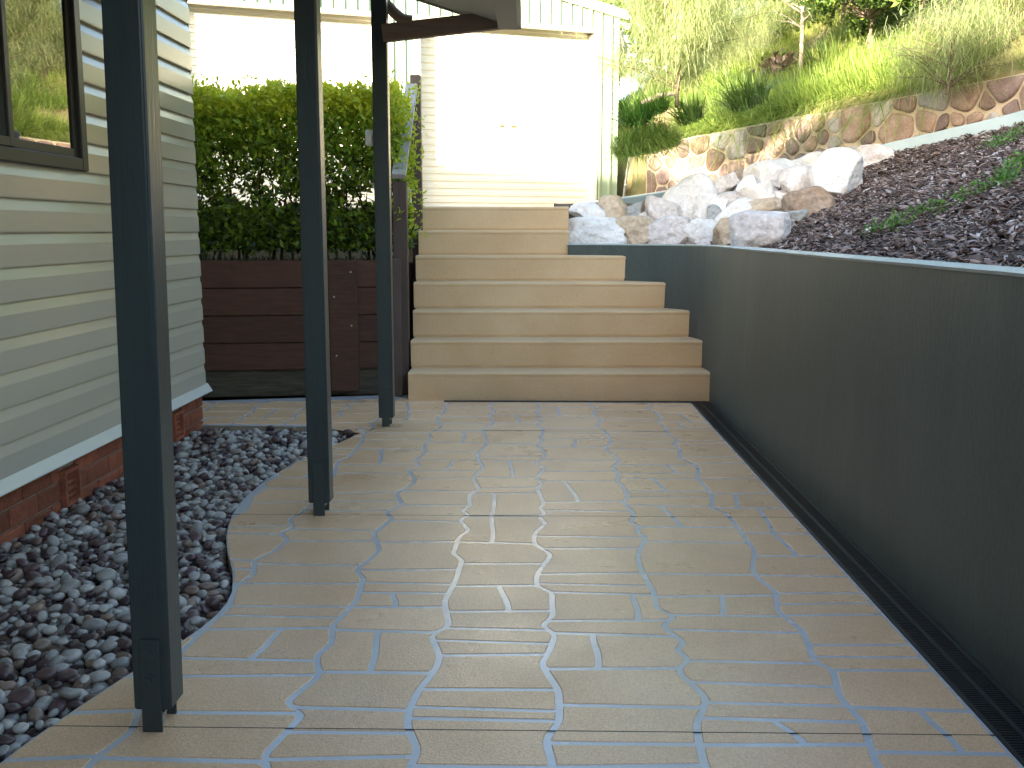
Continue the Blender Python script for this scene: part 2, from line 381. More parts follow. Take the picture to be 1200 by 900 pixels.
# ---- upper landing before the shed and infill behind the sleepers
bm = bmesh.new()
poly_slab(bm, [(-9, 8.9), (-1.05, 8.9), (-.955, 8.79), (.30, 8.81), (.30, 10.2), (1.55, 11.6), (1.9, 12.4), (1.45, 13.1), (2.0, 15.5), (-2, 24), (-12, 20), (-12, 8.9)], -.1, 1.395)
tag(bm_obj('landing', bm, M['landing']), kind='structure')

# ================================================================== STEPS
steps = tag(empty('staircase', (.15, 7.2, 0)), 'sand coloured concrete staircase of seven steps rising to the shed', 'staircase')
sL = [-.889, -.898, -.909, -.931, -.943, -.946, -.951]; sR = [1.262, 1.253, 1.206, 1.045, .757, .290, .298]
for k in range(7):
    y0 = 7.21 + .26 * k; z1 = .2 * (k + 1); z0 = z1 - .2 if k else -.05
    xl, xr = sL[k], sR[k]
    yb = y0 + (.30 if k < 6 else .12)
    bm = bmesh.new()
    nx = 40
    sk = lambda x: .022 * (x - xl)              # the flight is a touch out of square
    prof = [(0.006, z0), (0.0, z0 + .02), (-.002, z1 - .035), (-.006, z1 - .016), (-.002, z1 - .006), (.010, z1 - .001), (.03, z1), (yb - y0, z1), (yb - y0, z0)]
    rows = []
    for i in range(nx + 1):
        x = xl + (xr - xl) * i / nx; row = []
        for j, (dy, z) in enumerate(prof):
            w = .0022 * noise.noise(Vector((x * 5, k * 3.1, j * .7))) if 0 < j < 7 else 0
            row.append(bm.verts.new((x, y0 + dy + sk(x) + w, z + w * .7)))
        rows.append(row)
    for A, B in zip(rows, rows[1:]):
        for j in range(len(prof)): bm.faces.new((A[j], B[j], B[(j + 1) % len(prof)], A[(j + 1) % len(prof)]))
    bm.faces.new(rows[0]); bm.faces.new(rows[-1][::-1]); bmesh.ops.recalc_face_normals(bm, faces=bm.faces[:])
    o = bm_obj('step', bm, M['step'], smooth=False); wpart(o, steps)

# ================================================================== RETAINING WALL (rendered, painted)
ZT = 1.088
inner = [(1.252, -3.0), (1.252, 1), (1.252, 2), (1.252, 3), (1.252, 4), (1.252, 5), (1.253, 6), (1.256, 6.6), (1.262, 7.0), (1.266, 7.25), (1.258, 7.5), (1.212, 7.76), (1.15, 7.9), (1.06, 8.02), (.93, 8.16), (.77, 8.29), (.6, 8.39), (.44, 8.46), (.285, 8.505)]
def densify(pl, step=.06):
    out = [Vector(pl[0])]
    for a, b in zip(pl, pl[1:]):
        a, b = Vector(a), Vector(b); n = max(1, int((b - a).length / step))
        for i in range(1, n + 1): out.append(a + (b - a) * i / n)
    return out
inn = densify(inner, .12)
for _ in range(3): inn = [inn[0]] + [(inn[i - 1] + inn[i] * 2 + inn[i + 1]) / 4 for i in range(1, len(inn) - 1)] + [inn[-1]]
def offset(pl, d):
    out = []
    for i, p_ in enumerate(pl):
        t = (pl[min(i + 1, len(pl) - 1)] - pl[max(i - 1, 0)]).normalized(); out.append(p_ + Vector((t.y, -t.x)) * d)
    return out
TH = .19
outp = offset(inn, TH)
wall_root = tag(empty('retaining_wall', (1.25, 4, 0)), 'long dark slate green rendered garden wall curving in to the steps', 'wall')
bm = bmesh.new(); zs = [-.12, 0, .2, .4, .6, .8, 1.0, ZT - .012, ZT - .003]
grid = []
for i, p_ in enumerate(inn):
    col = []
    for z in zs:
        w = .004 * noise.noise(Vector((p_.y * 1.3, p_.x, z * 1.5)))
        col.append(bm.verts.new((p_.x + w, p_.y, z)))
    q = outp[i]; col.append(bm.verts.new((q.x, q.y, ZT - .003))); col.append(bm.verts.new((q.x, q.y, -.12))); grid.append(col)
for A, B in zip(grid, grid[1:]):
    for j in range(len(A)): bm.faces.new((A[j], A[(j + 1) % len(A)], B[(j + 1) % len(A)], B[j]))
bm.faces.new(grid[0]); bm.faces.new(grid[-1][::-1]); bmesh.ops.recalc_face_normals(bm, faces=bm.faces[:])
wpart(bm_obj('wall_face', bm, M['wallpaint'], smooth=False), wall_root)
bm = bmesh.new(); grid = []
for i, p_ in enumerate(inn):
    q = outp[i]; t = (p_ - q).normalized() * .003
    w = .002 * noise.noise(Vector((p_.y * 6, p_.x * 6, 3)))
    grid.append([bm.verts.new((p_.x + t.x + w, p_.y + t.y, ZT - .006)), bm.verts.new((p_.x + t.x - .006, p_.y, ZT + .004 + w)), bm.verts.new((q.x, q.y, ZT + .004)), bm.verts.new((q.x - t.x, q.y - t.y, ZT - .006))])
for A, B in zip(grid, grid[1:]):
    for j in range(4): bm.faces.new((A[j], A[(j + 1) % 4], B[(j + 1) % 4], B[j]))
bm.faces.new(grid[0]); bm.faces.new(grid[-1][::-1]); bmesh.ops.recalc_face_normals(bm, faces=bm.faces[:])
wpart(tag(bm_obj('wall_cap', bm, M['skylitpaint']), 'weathered top of the wall, paler with painted sky sheen'), wall_root)

# ================================================================== DRAINS
def drain(name, label, x0, x1, y0, y1, along, joints):
    r_ = tag(empty(name, ((x0 + x1) / 2, (y0 + y1) / 2, 0)), label, 'drain')
    w = (x1 - x0) if along == 'y' else (y1 - y0); a0, a1 = (y0, y1) if along == 'y' else (x0, x1)
    def bx(nm, off0, off1, z0, z1, s0, s1, m=M['drain']):
        bm = bmesh.new()
        if along == 'y': add_box(bm, (x0 + (off0 + off1) / 2, (s0 + s1) / 2, (z0 + z1) / 2), (off1 - off0, s1 - s0, z1 - z0))
        else: add_box(bm, ((s0 + s1) / 2, y0 + (off0 + off1) / 2, (z0 + z1) / 2), (s1 - s0, off1 - off0, z1 - z0))
        return wpart(bm_obj(nm, bm, m), r_)
    bx('channel', .001, w - .001, -.10, -.03, a0, a1, M['joint'])
    ends = [a0] + joints + [a1]
    for s0, s1 in zip(ends, ends[1:]):
        s0 += .0015; s1 -= .0015
        bx('edge_rail', .002, .016, -.03, .0005, s0, s1); bx('edge_rail', w - .016, w - .002, -.03, .0015, s0, s1)
        if along == 'y': bx('centre_rib', w / 2 - .007, w / 2 + .007, -.03, .0010, s0, s1)
        bm = bmesh.new(); n = int((s1 - s0) / .0125)
        for i in range(n):
            s = s0 + (i + .5) * (s1 - s0) / n
            if along == 'y': add_box(bm, (x0 + w / 2, s, -.014), (w - .033, .0058, .026))
            else: add_box(bm, (s, y0 + w / 2, -.014), (.0065, w - .033, .026))
        o = wpart(bm_obj('grate_bars', bm, M['drain']), r_); o['kind'] = 'stuff'
    return r_
drain('trench_drain', 'black slotted trench drain running along the foot of the dark wall', XR, 1.25, -1.0, 7.12, 'y', [.1, 1.2, 2.7, 4.14, 5.6])
drain('trench_drain', 'narrow black drain grate across the path below the first step', -1.02, 1.25, 7.132, 7.198, 'x', [0.2])

# ================================================================== HOUSE
HX = -2.06; HY = 6.28
house = tag(empty('weatherboard_house', (HX, HY, 0)), 'cream weatherboard house with bronze window above a red brick plinth', 'house')
WY0, WY1, WZ0, WZ1 = 1.6, 4.67, 1.515, 2.70
PIT = .135; Z0 = .247
prof = [(0.0, 0.0), (.020, 0.0), (.021, .006), (.0195, .087), (.006, .130), (.004, .141), (-.006, .141), (-.006, 0.0)]
def board_mesh(a, b):
    bm = bmesh.new(); prism(bm, prof, a, b, 'y'); me = bpy.data.meshes.new('board'); bm.to_mesh(me); bm.free(); me.materials.append(M['board']); return me
full = board_mesh(-8, HY); rightp = board_mesh(WY1 + .052, HY); leftp = board_mesh(-8, WY0 - .05)
for k in range(19):
    z = Z0 + PIT * k
    if z < WZ0 - .055 or z > WZ1 + .08:
        o = link('board', full); o.location = (HX, 0, z); o.parent = house; o.location = Vector((HX, 0, z)) - house.location
    else:
        for me in (rightp, leftp):
            o = link('board', me, parent=house); o.location = Vector((HX, 0, z)) - house.location
# bands cut above and below the window
bm = bmesh.new()
add_box(bm, (HX - .033, (HY - 8.02) / 2, 1.66), (.05, HY + 7.98, 2.8)); wpart(bm_obj('wall_lining', bm, M['bronze']), house)
bm = bmesh.new(); prism(bm, [(HX + .0, Z0 + .012), (HX + .022, Z0 + .006), (HX + .050, Z0 - .038), (HX + .050, Z0 - .043), (HX + .018, Z0 - .006), (HX - .005, Z0 - .004)], -8, HY + .03, 'y')
wpart(tag(bm_obj('flashing', bm, M['flash']), 'white strip flashing under the lowest board'), house)
box('corner_bead', M['board'], (HX - .004, HY + .0045, 1.6), (.03, .008, 2.72), bevel=.002); wpart(bpy.data.objects['corner_bead'], house)
# end wall (out of sight from here) and roof
bm = bmesh.new(); add_box(bm, (-5.6, HY - .035, 1.6), (7.0, .05, 2.66)); wpart(bm_obj('end_wall', bm, M['board']), house)
bm = bmesh.new(); add_box(bm, (-9.0, -.9, 1.4), (.05, 14.1, 2.9)); wpart(bm_obj('far_wall', bm, M['board']), house)
bm = bmesh.new(); prism(bm, [(-1.5, 2.98), (-5.5, 3.75), (-9.5, 2.98), (-9.5, 2.92), (-5.5, 3.69), (-1.5, 2.92)], -9, HY + .35, 'y'); wpart(bm_obj('roof', bm, M['rooftile']), house)
# brick plinth
pl = wpart(link('plinth', bpy.data.meshes.new('plinth')), house)
bm = bmesh.new(); add_box(bm, (HX - .065, (HY - 8.02) / 2, .06), (.09, HY + 7.96, .38)); add_box(bm, (HX - 1.5, HY - .055, .06), (2.8, .08, .38)); bm.to_mesh(pl.data); bm.free(); pl.data.materials.append(M['mortar'])
bb = bmesh.new(); add_box(bb, (0, 0, 0), (.11, .23, .076)); bmesh.ops.bevel(bb, geom=bb.edges[:], offset=.004, segments=1, affect='EDGES')
brick_me = bpy.data.meshes.new('brick'); bb.to_mesh(brick_me); bb.free(); brick_me.materials.append(M['brick'])
bb = bmesh.new(); add_box(bb, (0, 0, 0), (.11, .11, .076)); bmesh.ops.bevel(bb, geom=bb.edges[:], offset=.004, segments=1, affect='EDGES')
half_me = bpy.data.meshes.new('brick_half'); bb.to_mesh(half_me); bb.free(); half_me.materials.append(M['brick'])
vents = [(4.41, .075), (5.80, .08)]
for c in range(5):
    z = -.105 + .086 * c
    y = HY - .055 - (.0 if c % 2 else .06); first = True
    while y > 1.2:
        me = half_me if (first and c % 2) else brick_me; ln = .11 if me is half_me else .23
        yc = y + .055 - ln / 2 if c % 2 else y + .115 - ln / 2 - .0
        if c % 2 == 0: yc = (HY - .115) if first else yc
        ok = all(not (abs(yc - vy) < .075 + ln / 2 and abs(z - vz) < .12) for vy, vz in vents)
        if first: y = yc - ln / 2 - .01 - .055 if c % 2 else yc - ln / 2 - .01 - .115 + .0
        if ok:
            o = link('brick', me, parent=pl); o.location = (HX - .0635 + random.uniform(-.002, .002), yc, z)
        if first:
            first = False; y = yc - ln / 2 - .01; 
            cur = y
            continue_y = cur
            while cur > 1.2:
                yc = cur - .115; hits = [v for v in vents if abs(yc - v[0]) < .075 + .115 and abs(z - v[1]) < .12]
                if not hits:
                    o = link('brick', brick_me, parent=pl); o.location = (HX - .0635 + random.uniform(-.002, .002), yc, z)
                else:
                    vy = hits[0][0]
                    for a, b in ((cur, vy + .085), (vy - .085, cur - .23)):
                        if a - b > .03:
                            o = link('brick', brick_me, parent=pl); o.location = (HX - .0635, (a + b) / 2, z); o.scale = (1, (a - b) / .23, 1)
                cur -= .24
            break
for k in range(5):                               # return of the plinth round the corner
    for j in range(2):
        o = link('brick', brick_me, parent=pl); o.location = (HX - .24 - .24 * j, HY - .0635 + .012, -.105 + .086 * k); o.rotation_euler = (0, 0, pi / 2)
for vy, vz in vents:
    v = wpart(link('air_vent', bpy.data.meshes.new('air_vent')), house)
    bm = bmesh.new(); w, h = .155, .162; x = HX + .012
    for (yc, zc, sy, sz) in ((vy, vz + h / 2 - .009, w, .018), (vy, vz - h / 2 + .009, w, .018), (vy - w / 2 + .009, vz, .018, h - .036), (vy + w / 2 - .009, vz, .018, h - .036)):
        add_box(bm, (x - .02, yc, zc), (.045, sy, sz))
    for i in range(4): add_box(bm, (x - .028, vy, vz - .045 + i * .031), (.03, w - .036, .011), Matrix.Rotation(.5, 3, 'Y'))
    for i in range(4): add_box(bm, (x - .03, vy - .042 + i * .028, vz), (.02, .008, h - .036))
    add_box(bm, (x - .06, vy, vz), (.01, w, h))
    bm.to_mesh(v.data); bm.free(); v.data.materials.append(M['brick'])
# window
win = wpart(link('window', bpy.data.meshes.new('window')), house)
bm = bmesh.new(); fx = HX + .012
def fr(y0, y1, z0, z1, x0, x1): add_box(bm, ((x0 + x1) / 2, (y0 + y1) / 2, (z0 + z1) / 2), (x1 - x0, y1 - y0, z1 - z0))
fr(WY1 - .01, WY1 + .05, WZ0 - .05, WZ1 + .05, HX - .03, HX + .036); fr(WY0 - .05, WY0 + .01, WZ0 - .05, WZ1 + .05, HX - .03, HX + .036)
fr(WY0, WY1, WZ0 - .05, WZ0 + .006, HX - .03, HX + .034); fr(WY0, WY1, WZ1, WZ1 + .05, HX - .03, HX + .034)
bmesh.ops.bevel(bm, geom=bm.edges[:], offset=.004, segments=1, affect='EDGES')
bm.to_mesh(win.data); bm.free(); win.data.materials.append(M['bronze'])
MY = 4.03
for (y0, y1, x) in ((MY - .02, WY1 - .012, HX + .012), (WY0 + .012, MY + .03, HX + .028)):
    bm = bmesh.new()
    for a in ((y0, y0 + .035, WZ0 + .008, WZ1 - .002), (y1 - .035, y1, WZ0 + .008, WZ1 - .002), (y0 + .035, y1 - .035, WZ0 + .008, WZ0 + .045), (y0 + .035, y1 - .035, WZ1 - .04, WZ1 - .002)):
        fr(*a, x - .012, x + .004)
    bmesh.ops.bevel(bm, geom=bm.edges[:], offset=.002, segments=1, affect='EDGES')
    s_ = bm_obj('sash', bm, M['bronze'], win)
    bm = bmesh.new(); fr(y0 + .03, y1 - .03, WZ0 + .03, WZ1 - .03, x - .008, x - .004); bm_obj('pane', bm, M['glass'], win)
# unseen wing added behind the photographer; stepped ridges shaped to shade path and bank
for nm, x0, x1, yr, zr, ze in (('added_wing_roof', -17, -8.3, -6.0, 6.4, 4.9), ('added_wing_roof', -8.3, -7.85, -6.0, 6.05, 4.6), ('added_wing_roof', -7.85, -5.4, -6.0, 5.7, 4.3), ('added_wing_roof', -5.4, 0.5, -6.0, 6.1, 4.6)):
    bm = bmesh.new(); prism(bm, [(yr - 3.4, ze), (yr, zr), (yr + 3.4, ze), (yr + 3.4, ze - .1), (yr - 3.4, ze - .1)], x0, x1, 'x'); wpart(bm_obj(nm, bm, M['rooftile']), house)
    bm = bmesh.new(); add_box(bm, ((x0 + x1) / 2, yr, ze / 2 - .06), (x1 - x0 - .02, 6.0, ze - .1)); wpart(bm_obj('added_wing_wall', bm, M['board']), house)

# ================================================================== VERANDA: posts, roof, gutter
ver = tag(empty('veranda', (-.9, 4.3, 0)), 'veranda with three dark green posts and a low roof beside the house', 'veranda')
PW = .09
for (px, py) in ((180, 862), (374, 606), (452, 501)):
    Y = yy(py) + .045; X = -.905; zb = .055
    bm = bmesh.new(); a = PW / 2; c = .012
    prf = [(-a, -a), (a - .004, -a), (a, -a + .004), (a, a), (-a, a)]
    prism(bm, prf, zb, 2.62, 'z')
    bmesh.ops.bevel(bm, geom=[e for e in bm.edges if abs((e.verts[0].co - e.verts[1].co).z) > 1 or max(v.co.z for v in e.verts) < .2], offset=.004, segments=2, affect='EDGES')
    po = bm_obj('post', bm, M['post'], ver, loc=Vector((X - (.010 if px < 200 else 0), Y, 0)) - ver.location); po.rotation_euler = (0, .010 if px < 200 else 0, 0)
    for s, zt in ((-1, .235), (1, .2)):
        st = box('stirrup_plate', M['post'], (0, s * (a + .0035), zt / 2 + .001), (.048, .006, zt), po, bevel=.001)
        if s < 0:
            for zb_, zo in ((.205, .0), (.135, -.004)):
                bm = bmesh.new(); bmesh.ops.create_cone(bm, cap_ends=True, segments=6, radius1=.0095, radius2=.0095, depth=.008, matrix=Matrix.Translation((zo, -a - .0105, zb_)) @ Matrix.Rotation(pi / 2, 4, 'X'))
                bmesh.ops.create_cone(bm, cap_ends=True, segments=12, radius1=.015, radius2=.015, depth=.003, matrix=Matrix.Translation((zo, -a - .0080, zb_)) @ Matrix.Rotation(pi / 2, 4, 'X'))
                bm_obj('bolt', bm, M['bolt'], po)
    box('stirrup_base', M['galv'], (0, 0, .045), (.05, .088, .006), po, bevel=0)
    box('stirrup_stem', M['galv'], (0, .0, .022), (.022, .03, .044), po, bevel=0)
PY3 = yy(501) + .045
# beam along the posts, strut to the gutter, roof sheet and gutter
wpart(box('beam', M['beam'], (-.905, 1.4, 2.69), (.075, 2 * (PY3 - 1.4) + .16, .14)), ver)
pL0, pL1 = at_y(449, 40, PY3 - .02), at_y(606, 22, PY3 - .02)
d = pL1 - pL0; ang = atan2(d.z, d.x)
bm = bmesh.new(); hh = .050
Lr = Vector((cos(ang), 0, sin(ang))); Nn = Vector((-sin(ang), 0, cos(ang)))
pr = [pL0 - Nn * hh, pL1 - Nn * hh, pL1 - Lr * .13 + Nn * hh, pL0 + Nn * hh]
fa = [bm.verts.new((v.x, PY3 - .065, v.z)) for v in pr]; fb = [bm.verts.new((v.x, PY3 - .012, v.z)) for v in pr]
for k in range(4): bm.faces.new((fa[k], fa[(k + 1) % 4], fb[(k + 1) % 4], fb[k]))
bm.faces.new(fa); bm.faces.new(fb[::-1]); bmesh.ops.recalc_face_normals(bm, faces=bm.faces[:])
bmesh.ops.bevel(bm, geom=bm.edges[:], offset=.003, segments=1, affect='EDGES')
wpart(bm_obj('strut', bm, M['beam']), ver)
ge = at_y(611, 35, PY3 - .05); gx1 = ge.x; gz0 = ge.z
gx0 = at_y(584, 20, PY3 - .05).x
ra = at_y(556, 19, PY3); rb = at_y(497, 0, PY3); sl = (rb.z - ra.z) / (rb.x - ra.x)
def rz_(x): return ra.z + sl * (x - ra.x)
# corrugated roof sheet following the fall
bm = bmesh.new(); n = 90; y0r, y1r = -2.4, PY3 + .03
top = []
xs = [gx0 + .05, -1.2, -2.04]
ycount = 160; A = []
for i in range(ycount + 1):
    y = y0r + (y1r - y0r) * i / ycount; dz = .008 * cos(2 * pi * (y / .152))
    A.append([bm.verts.new((x, y, rz_(x) + .030 + dz)) for x in (gx0 + .04, -1.0, -2.04)])
for a, b in zip(A, A[1:]):
    for j in range(2): bm.faces.new((a[j], a[j + 1], b[j + 1], b[j]))
ro = wpart(bm_obj('roof_sheet', bm, M['roofunder'], smooth=True), ver); md = ro.modifiers.new('thick', 'SOLIDIFY'); md.thickness = .004
bm = bmesh.new(); prism(bm, [(gx0 + .03, rz_(gx0 + .03) + .045), (-2.04, rz_(-2.04) + .045), (-2.04, rz_(-2.04) - .01), (gx0 + .03, rz_(gx0 + .03) - .01)], PY3 + .032, PY3 + .05, 'y')
wpart(bm_obj('barge_board', bm, M['roofunder']), ver)
bm = bmesh.new(); gt = gz0 + .125
prism(bm, [(gx0, gz0 + .004), (gx1 - .02, gz0), (gx1, gz0 + .02), (gx1 - .006, gz0 + .06), (gx1, gt - .012), (gx1 - .008, gt), (gx1 - .012, gt - .012), (gx1 - .014, gz0 + .06), (gx1 - .022, gz0 + .016), (gx0 + .008, gz0 + .014), (gx0 + .008, gt), (gx0, gt)], y0r, PY3 - .05, 'y')
wpart(bm_obj('gutter', bm, M['gutter']), ver)
box('gutter_end', M['gutter'], ((gx0 + gx1) / 2, PY3 - .048, gz0 + .063), (gx1 - gx0 - .002, .003, .12), bevel=0); wpart(bpy.data.objects['gutter_end'], ver)
bm = bmesh.new(); prism(bm, [(gx0 + .03, rz_(gx0 + .03) + .010), (-2.04, rz_(-2.04) + .010), (-2.04, rz_(-2.04) - .0), (gx0 + .03, rz_(gx0 + .03) - .0)], y0r, PY3 + .024, 'y'); wpart(bm_obj('soffit', bm, M['soffit']), ver)
bm = bmesh.new(); tube(bm, [at_y(x, y, PY3 + .1) for x, y in ((448, -12), (453, 4), (461, 14), (468, 20), (474, 22), (483, 23))], [.03, .03, .034, .034, .026, .026], 10)
wpart(tag(bm_obj('downpipe_elbow', bm, M['beam'], smooth=True), 'dark bent pipe above the strut'), ver)
# white box on the far post
wb = at_y(427, 162, PY3 + .03)
b_ = box('power_point', M['whiteplastic'], (0, 0, 0), (.05, .05, .092), bevel=.006, loc=(-.905 - .045 - .027, PY3 + .01, wb.z)); tag(b_, 'small white plastic outlet box on the far veranda post', 'outlet')
box('cover', M['whiteplastic'], (0, -.028, -.006), (.03, .006, .04), b_, bevel=.002)

# ================================================================== SLEEPER WALL, HANDRAIL
SA = R(8); sv = Vector((cos(SA), sin(SA), 0)); so = Vector((-1.02, 7.44, 0))
sw = tag(empty('sleeper_wall', so, SA), 'dark red timber sleeper wall holding the hedge bed', 'wall')
for k in range(5):
    z0 = .198 * k - .0; m = M['oldtimber'] if k == 0 else M['timber']
    o = box('sleeper', m, (-1.75, .05 - (.0 if k else -.03), z0 + .0985), (3.5, .1, .193), sw, bevel=.006, seg=2)
    if k == 0: tag(o, 'old blackened bottom sleeper')
lx0 = (at_y(384, 380, 7.3).x - so.x) / cos(SA); lx1 = (at_y(419, 380, 7.36).x - so.x) / cos(SA)
up = box('upright_sleeper', M['timber'], ((lx0 + lx1) / 2, -.028, .515), (lx1 - lx0, .05, .95), sw, bevel=.005)
for (px, py) in ((409, 319), (390, 348), (410, 382), (393, 417)):
    q = at_y(px, py, 7.32); xl_ = (q.x - so.x) / cos(SA)
    bm = bmesh.new(); bmesh.ops.create_cone(bm, cap_ends=True, segments=10, radius1=.006, radius2=.006, depth=.004, matrix=Matrix.Translation((xl_, -.055, q.z)) @ Matrix.Rotation(pi / 2, 4, 'X')); bm_obj('screw', bm, M['galv'], up)
box('end_sleeper', M['railpost'], (.03, .55, .5), (.06, 1.3, 1.0), sw, bevel=.005)
# soil behind
bm = bmesh.new(); poly_slab(bm, [(-4.5, 7.12), (-2.2, 7.36), (-1.05, 7.53), (-1.02, 8.9), (-4.5, 8.9)], 0, .93); tag(bm_obj('garden_bed', bm, M['mulch']), kind='structure')
hr = tag(empty('handrail', (-.95, 7.5, 0)), 'weathered timber handrail on brown posts at the left of the steps', 'handrail')
hx = at_y(470, 300, 7.5).x
wpart(box('post', M['railpost'], (hx, 7.5, .775), (.1, .09, 1.55), bevel=.005, seg=2), hr)
hx2 = at_y(488.5, 200, 8.75).x
wpart(box('post', M['railpost'], (hx2, 8.75, 1.52), (.085, .09, 1.9), bevel=.005, seg=2), hr)
a_, b2 = Vector((hx, 7.43, 1.555)), Vector((hx2 - .03, 8.72, 2.36)); dv = b2 - a_
rotm = dv.to_track_quat('Y', 'Z').to_matrix()
wpart(box('rail', M['railtop'], (a_ + b2) / 2 + Vector((0, 0, .025)), (.1, dv.length, .038), rot=rotm, bevel=.004, seg=2), hr)
for q in (.02, -.02):
    c_ = a_ + dv * .05 + Vector((q, 0, .046)); bm = bmesh.new(); bmesh.ops.create_cone(bm, cap_ends=True, segments=8, radius1=.006, radius2=.006, depth=.004, matrix=Matrix.Translation(c_) @ rotm.to_4x4()); wpart(bm_obj('screw', bm, M['joint']), hr)

# ================================================================== SHED
SHA = R(21.6); SY = 14.5
rc = at_y(722, 200, SY); rc.z = 1.395
shed = tag(empty('shed', rc, SHA), 'pale green metal shed with two cream roller doors above the steps', 'shed')
un = Vector((cos(SHA), sin(SHA), 0)); nn = Vector((sin(SHA), -cos(SHA), 0))
def sh(px, py, back=0.0):
    d = ray(px, py); o_ = rc - nn * back; t = (o_ - EYE).dot(nn) / d.dot(nn); q = EYE + d * t
    return (q - rc).dot(un), q.z - rc.z
dx1, hz = sh(697, 39); dx0, _ = sh(493, 120); ex1, _ = sh(455, 100); ex0 = ex1 - (dx1 - dx0) - .12
_, eave = sh(722, 15)
SLOPE = tan(R(11)); RX = ex0 - .5; XM = RX / 2
def top_z(x): return eave - .05 + (SLOPE * -x if x > XM else SLOPE * (x - RX))
def ribbed(name, x0, x1, z0, z1f, pitch=.152):
    """vertical ribbed sheet, front at local y=0"""
    bm = bmesh.new(); prof = []
    x = math.floor(x0 / pitch) * pitch
    pts = [x0]
    while x < x1:
        for o_ in (0.02, .032, .052, .064):
            if x0 < x + o_ < x1: pts.append(x + o_)
        x += pitch
    pts.append(x1)
    def yv(xv):
        f_ = (xv / pitch - math.floor(xv / pitch)) * pitch
        return -.032 if .0315 <= f_ <= .0525 else 0.0
    lo = []; hi = []
    for xv in pts: lo.append(bm.verts.new((xv, yv(xv), z0))); hi.append(bm.verts.new((xv, yv(xv), z1f(xv))))
    for k in range(len(pts) - 1): bm.faces.new((lo[k], lo[k + 1], hi[k + 1], hi[k]))
    bmesh.ops.recalc_face_normals(bm, faces=bm.faces[:])
    o = bm_obj(name, bm, M['clad'], shed); md = o.modifiers.new('t', 'SOLIDIFY'); md.thickness = .002; return o
ribbed('wall_sheet', dx1 + .045, 0, 0, top_z); ribbed('wall_sheet', ex1 + .045, dx0 - .045, 0, lambda x: hz + .06)
ribbed('wall_sheet', RX, ex0 - .045, 0, lambda x: hz + .06)
ribbed('wall_sheet', RX, dx1 + .045, hz + .06, top_z)
for (a, b) in ((dx0, dx1), (ex0, ex1)):
    rec = .22
    d_ = link('roller_door', bpy.data.meshes.new('roller_door'), parent=shed)
    bm = bmesh.new(); z = .05; V = []
    pit = .094
    nrow = int((hz + .1 - z) / pit)
    rows = []
    for k in range(nrow):
        zz = z + pit * k
        for dz, dy in ((0, .0), (.020, 0.0), (.032, -.016), (.076, -.016), (.090, 0.0)): rows.append((zz + dz, rec + dy))
    L_ = [(bm.verts.new((a - .03, y, z_)), bm.verts.new((b + .03, y, z_))) for z_, y in rows]
    for p_, q_ in zip(L_, L_[1:]): bm.faces.new((p_[0], p_[1], q_[1], q_[0]))
    bmesh.ops.recalc_face_normals(bm, faces=bm.faces[:]); bm.to_mesh(d_.data); bm.free(); d_.data.materials.append(M['door'])
    box('bottom_rail', M['trim'], ((a + b) / 2, rec - .008, .03), (b - a + .04, .03, .05), d_, bevel=.003)
    hx_, hz_ = sh(594.5, 148, rec) if a == dx0 else ((a + b) / 2, 1.1)
    box('lock_plate', M['trim'], (hx_, rec - .024, hz_), (.09, .012, .05), d_, bevel=.002)
    for s in (-1, 1): box('lock_handle', M['brass'], (hx_ + s * .085, rec - .026, hz_), (.07, .02, .024), d_, bevel=.004)
    for xj in (a - .0225, b + .0225):
        box('door_jamb', M['trim'], (xj, rec / 2 - .012, hz / 2), (.045, rec + .03, hz), shed, bevel=.003)
    box('door_header', M['header'], ((a + b) / 2, -.012, hz + .03), (b - a + .16, .045, .06), shed, bevel=.003)
box('corner_flashing', M['clad'], (.004, .03, (eave - .06) / 2), (.012, .1, eave - .06), shed, bevel=.002)
bm = bmesh.new(); D = 7.0
prism(bm, [(.12, top_z(0) - .02 - .025), (XM, top_z(XM) - .02 + .0), (RX - .12, top_z(RX) - .02 - .025), (RX - .12, top_z(RX) + .09), (XM, top_z(XM) + .11), (.12, top_z(0) + .075)], -.07, -.03, 'y')
bm_obj('barge_capping', bm, M['trim'], shed)
bm = bmesh.new(); prism(bm, [(.14, top_z(0) + .02), (XM, top_z(XM) + .06), (RX - .14, top_z(RX) + .02), (RX - .14, top_z(RX) + .06), (XM, top_z(XM) + .10), (.14, top_z(0) + .06)], -.03, D, 'y'); bm_obj('roof', bm, M['clad'], shed)
for (nm, c, s) in (('side_wall', (-.015, D / 2 + .01, eave / 2 - .06), (.02, D, eave - .1)), ('side_wall', (RX + .015, D / 2 + .01, eave / 2 - .06), (.02, D, eave - .1)), ('rear_wall', (RX / 2, D, eave / 2), (-RX, .02, eave))):
    box(nm, M['clad'], c, s, shed, bevel=0)
box('inner_back', M['joint'], (RX / 2, .6, 1.4), (-RX - .1, .02, 2.8), shed, bevel=0)

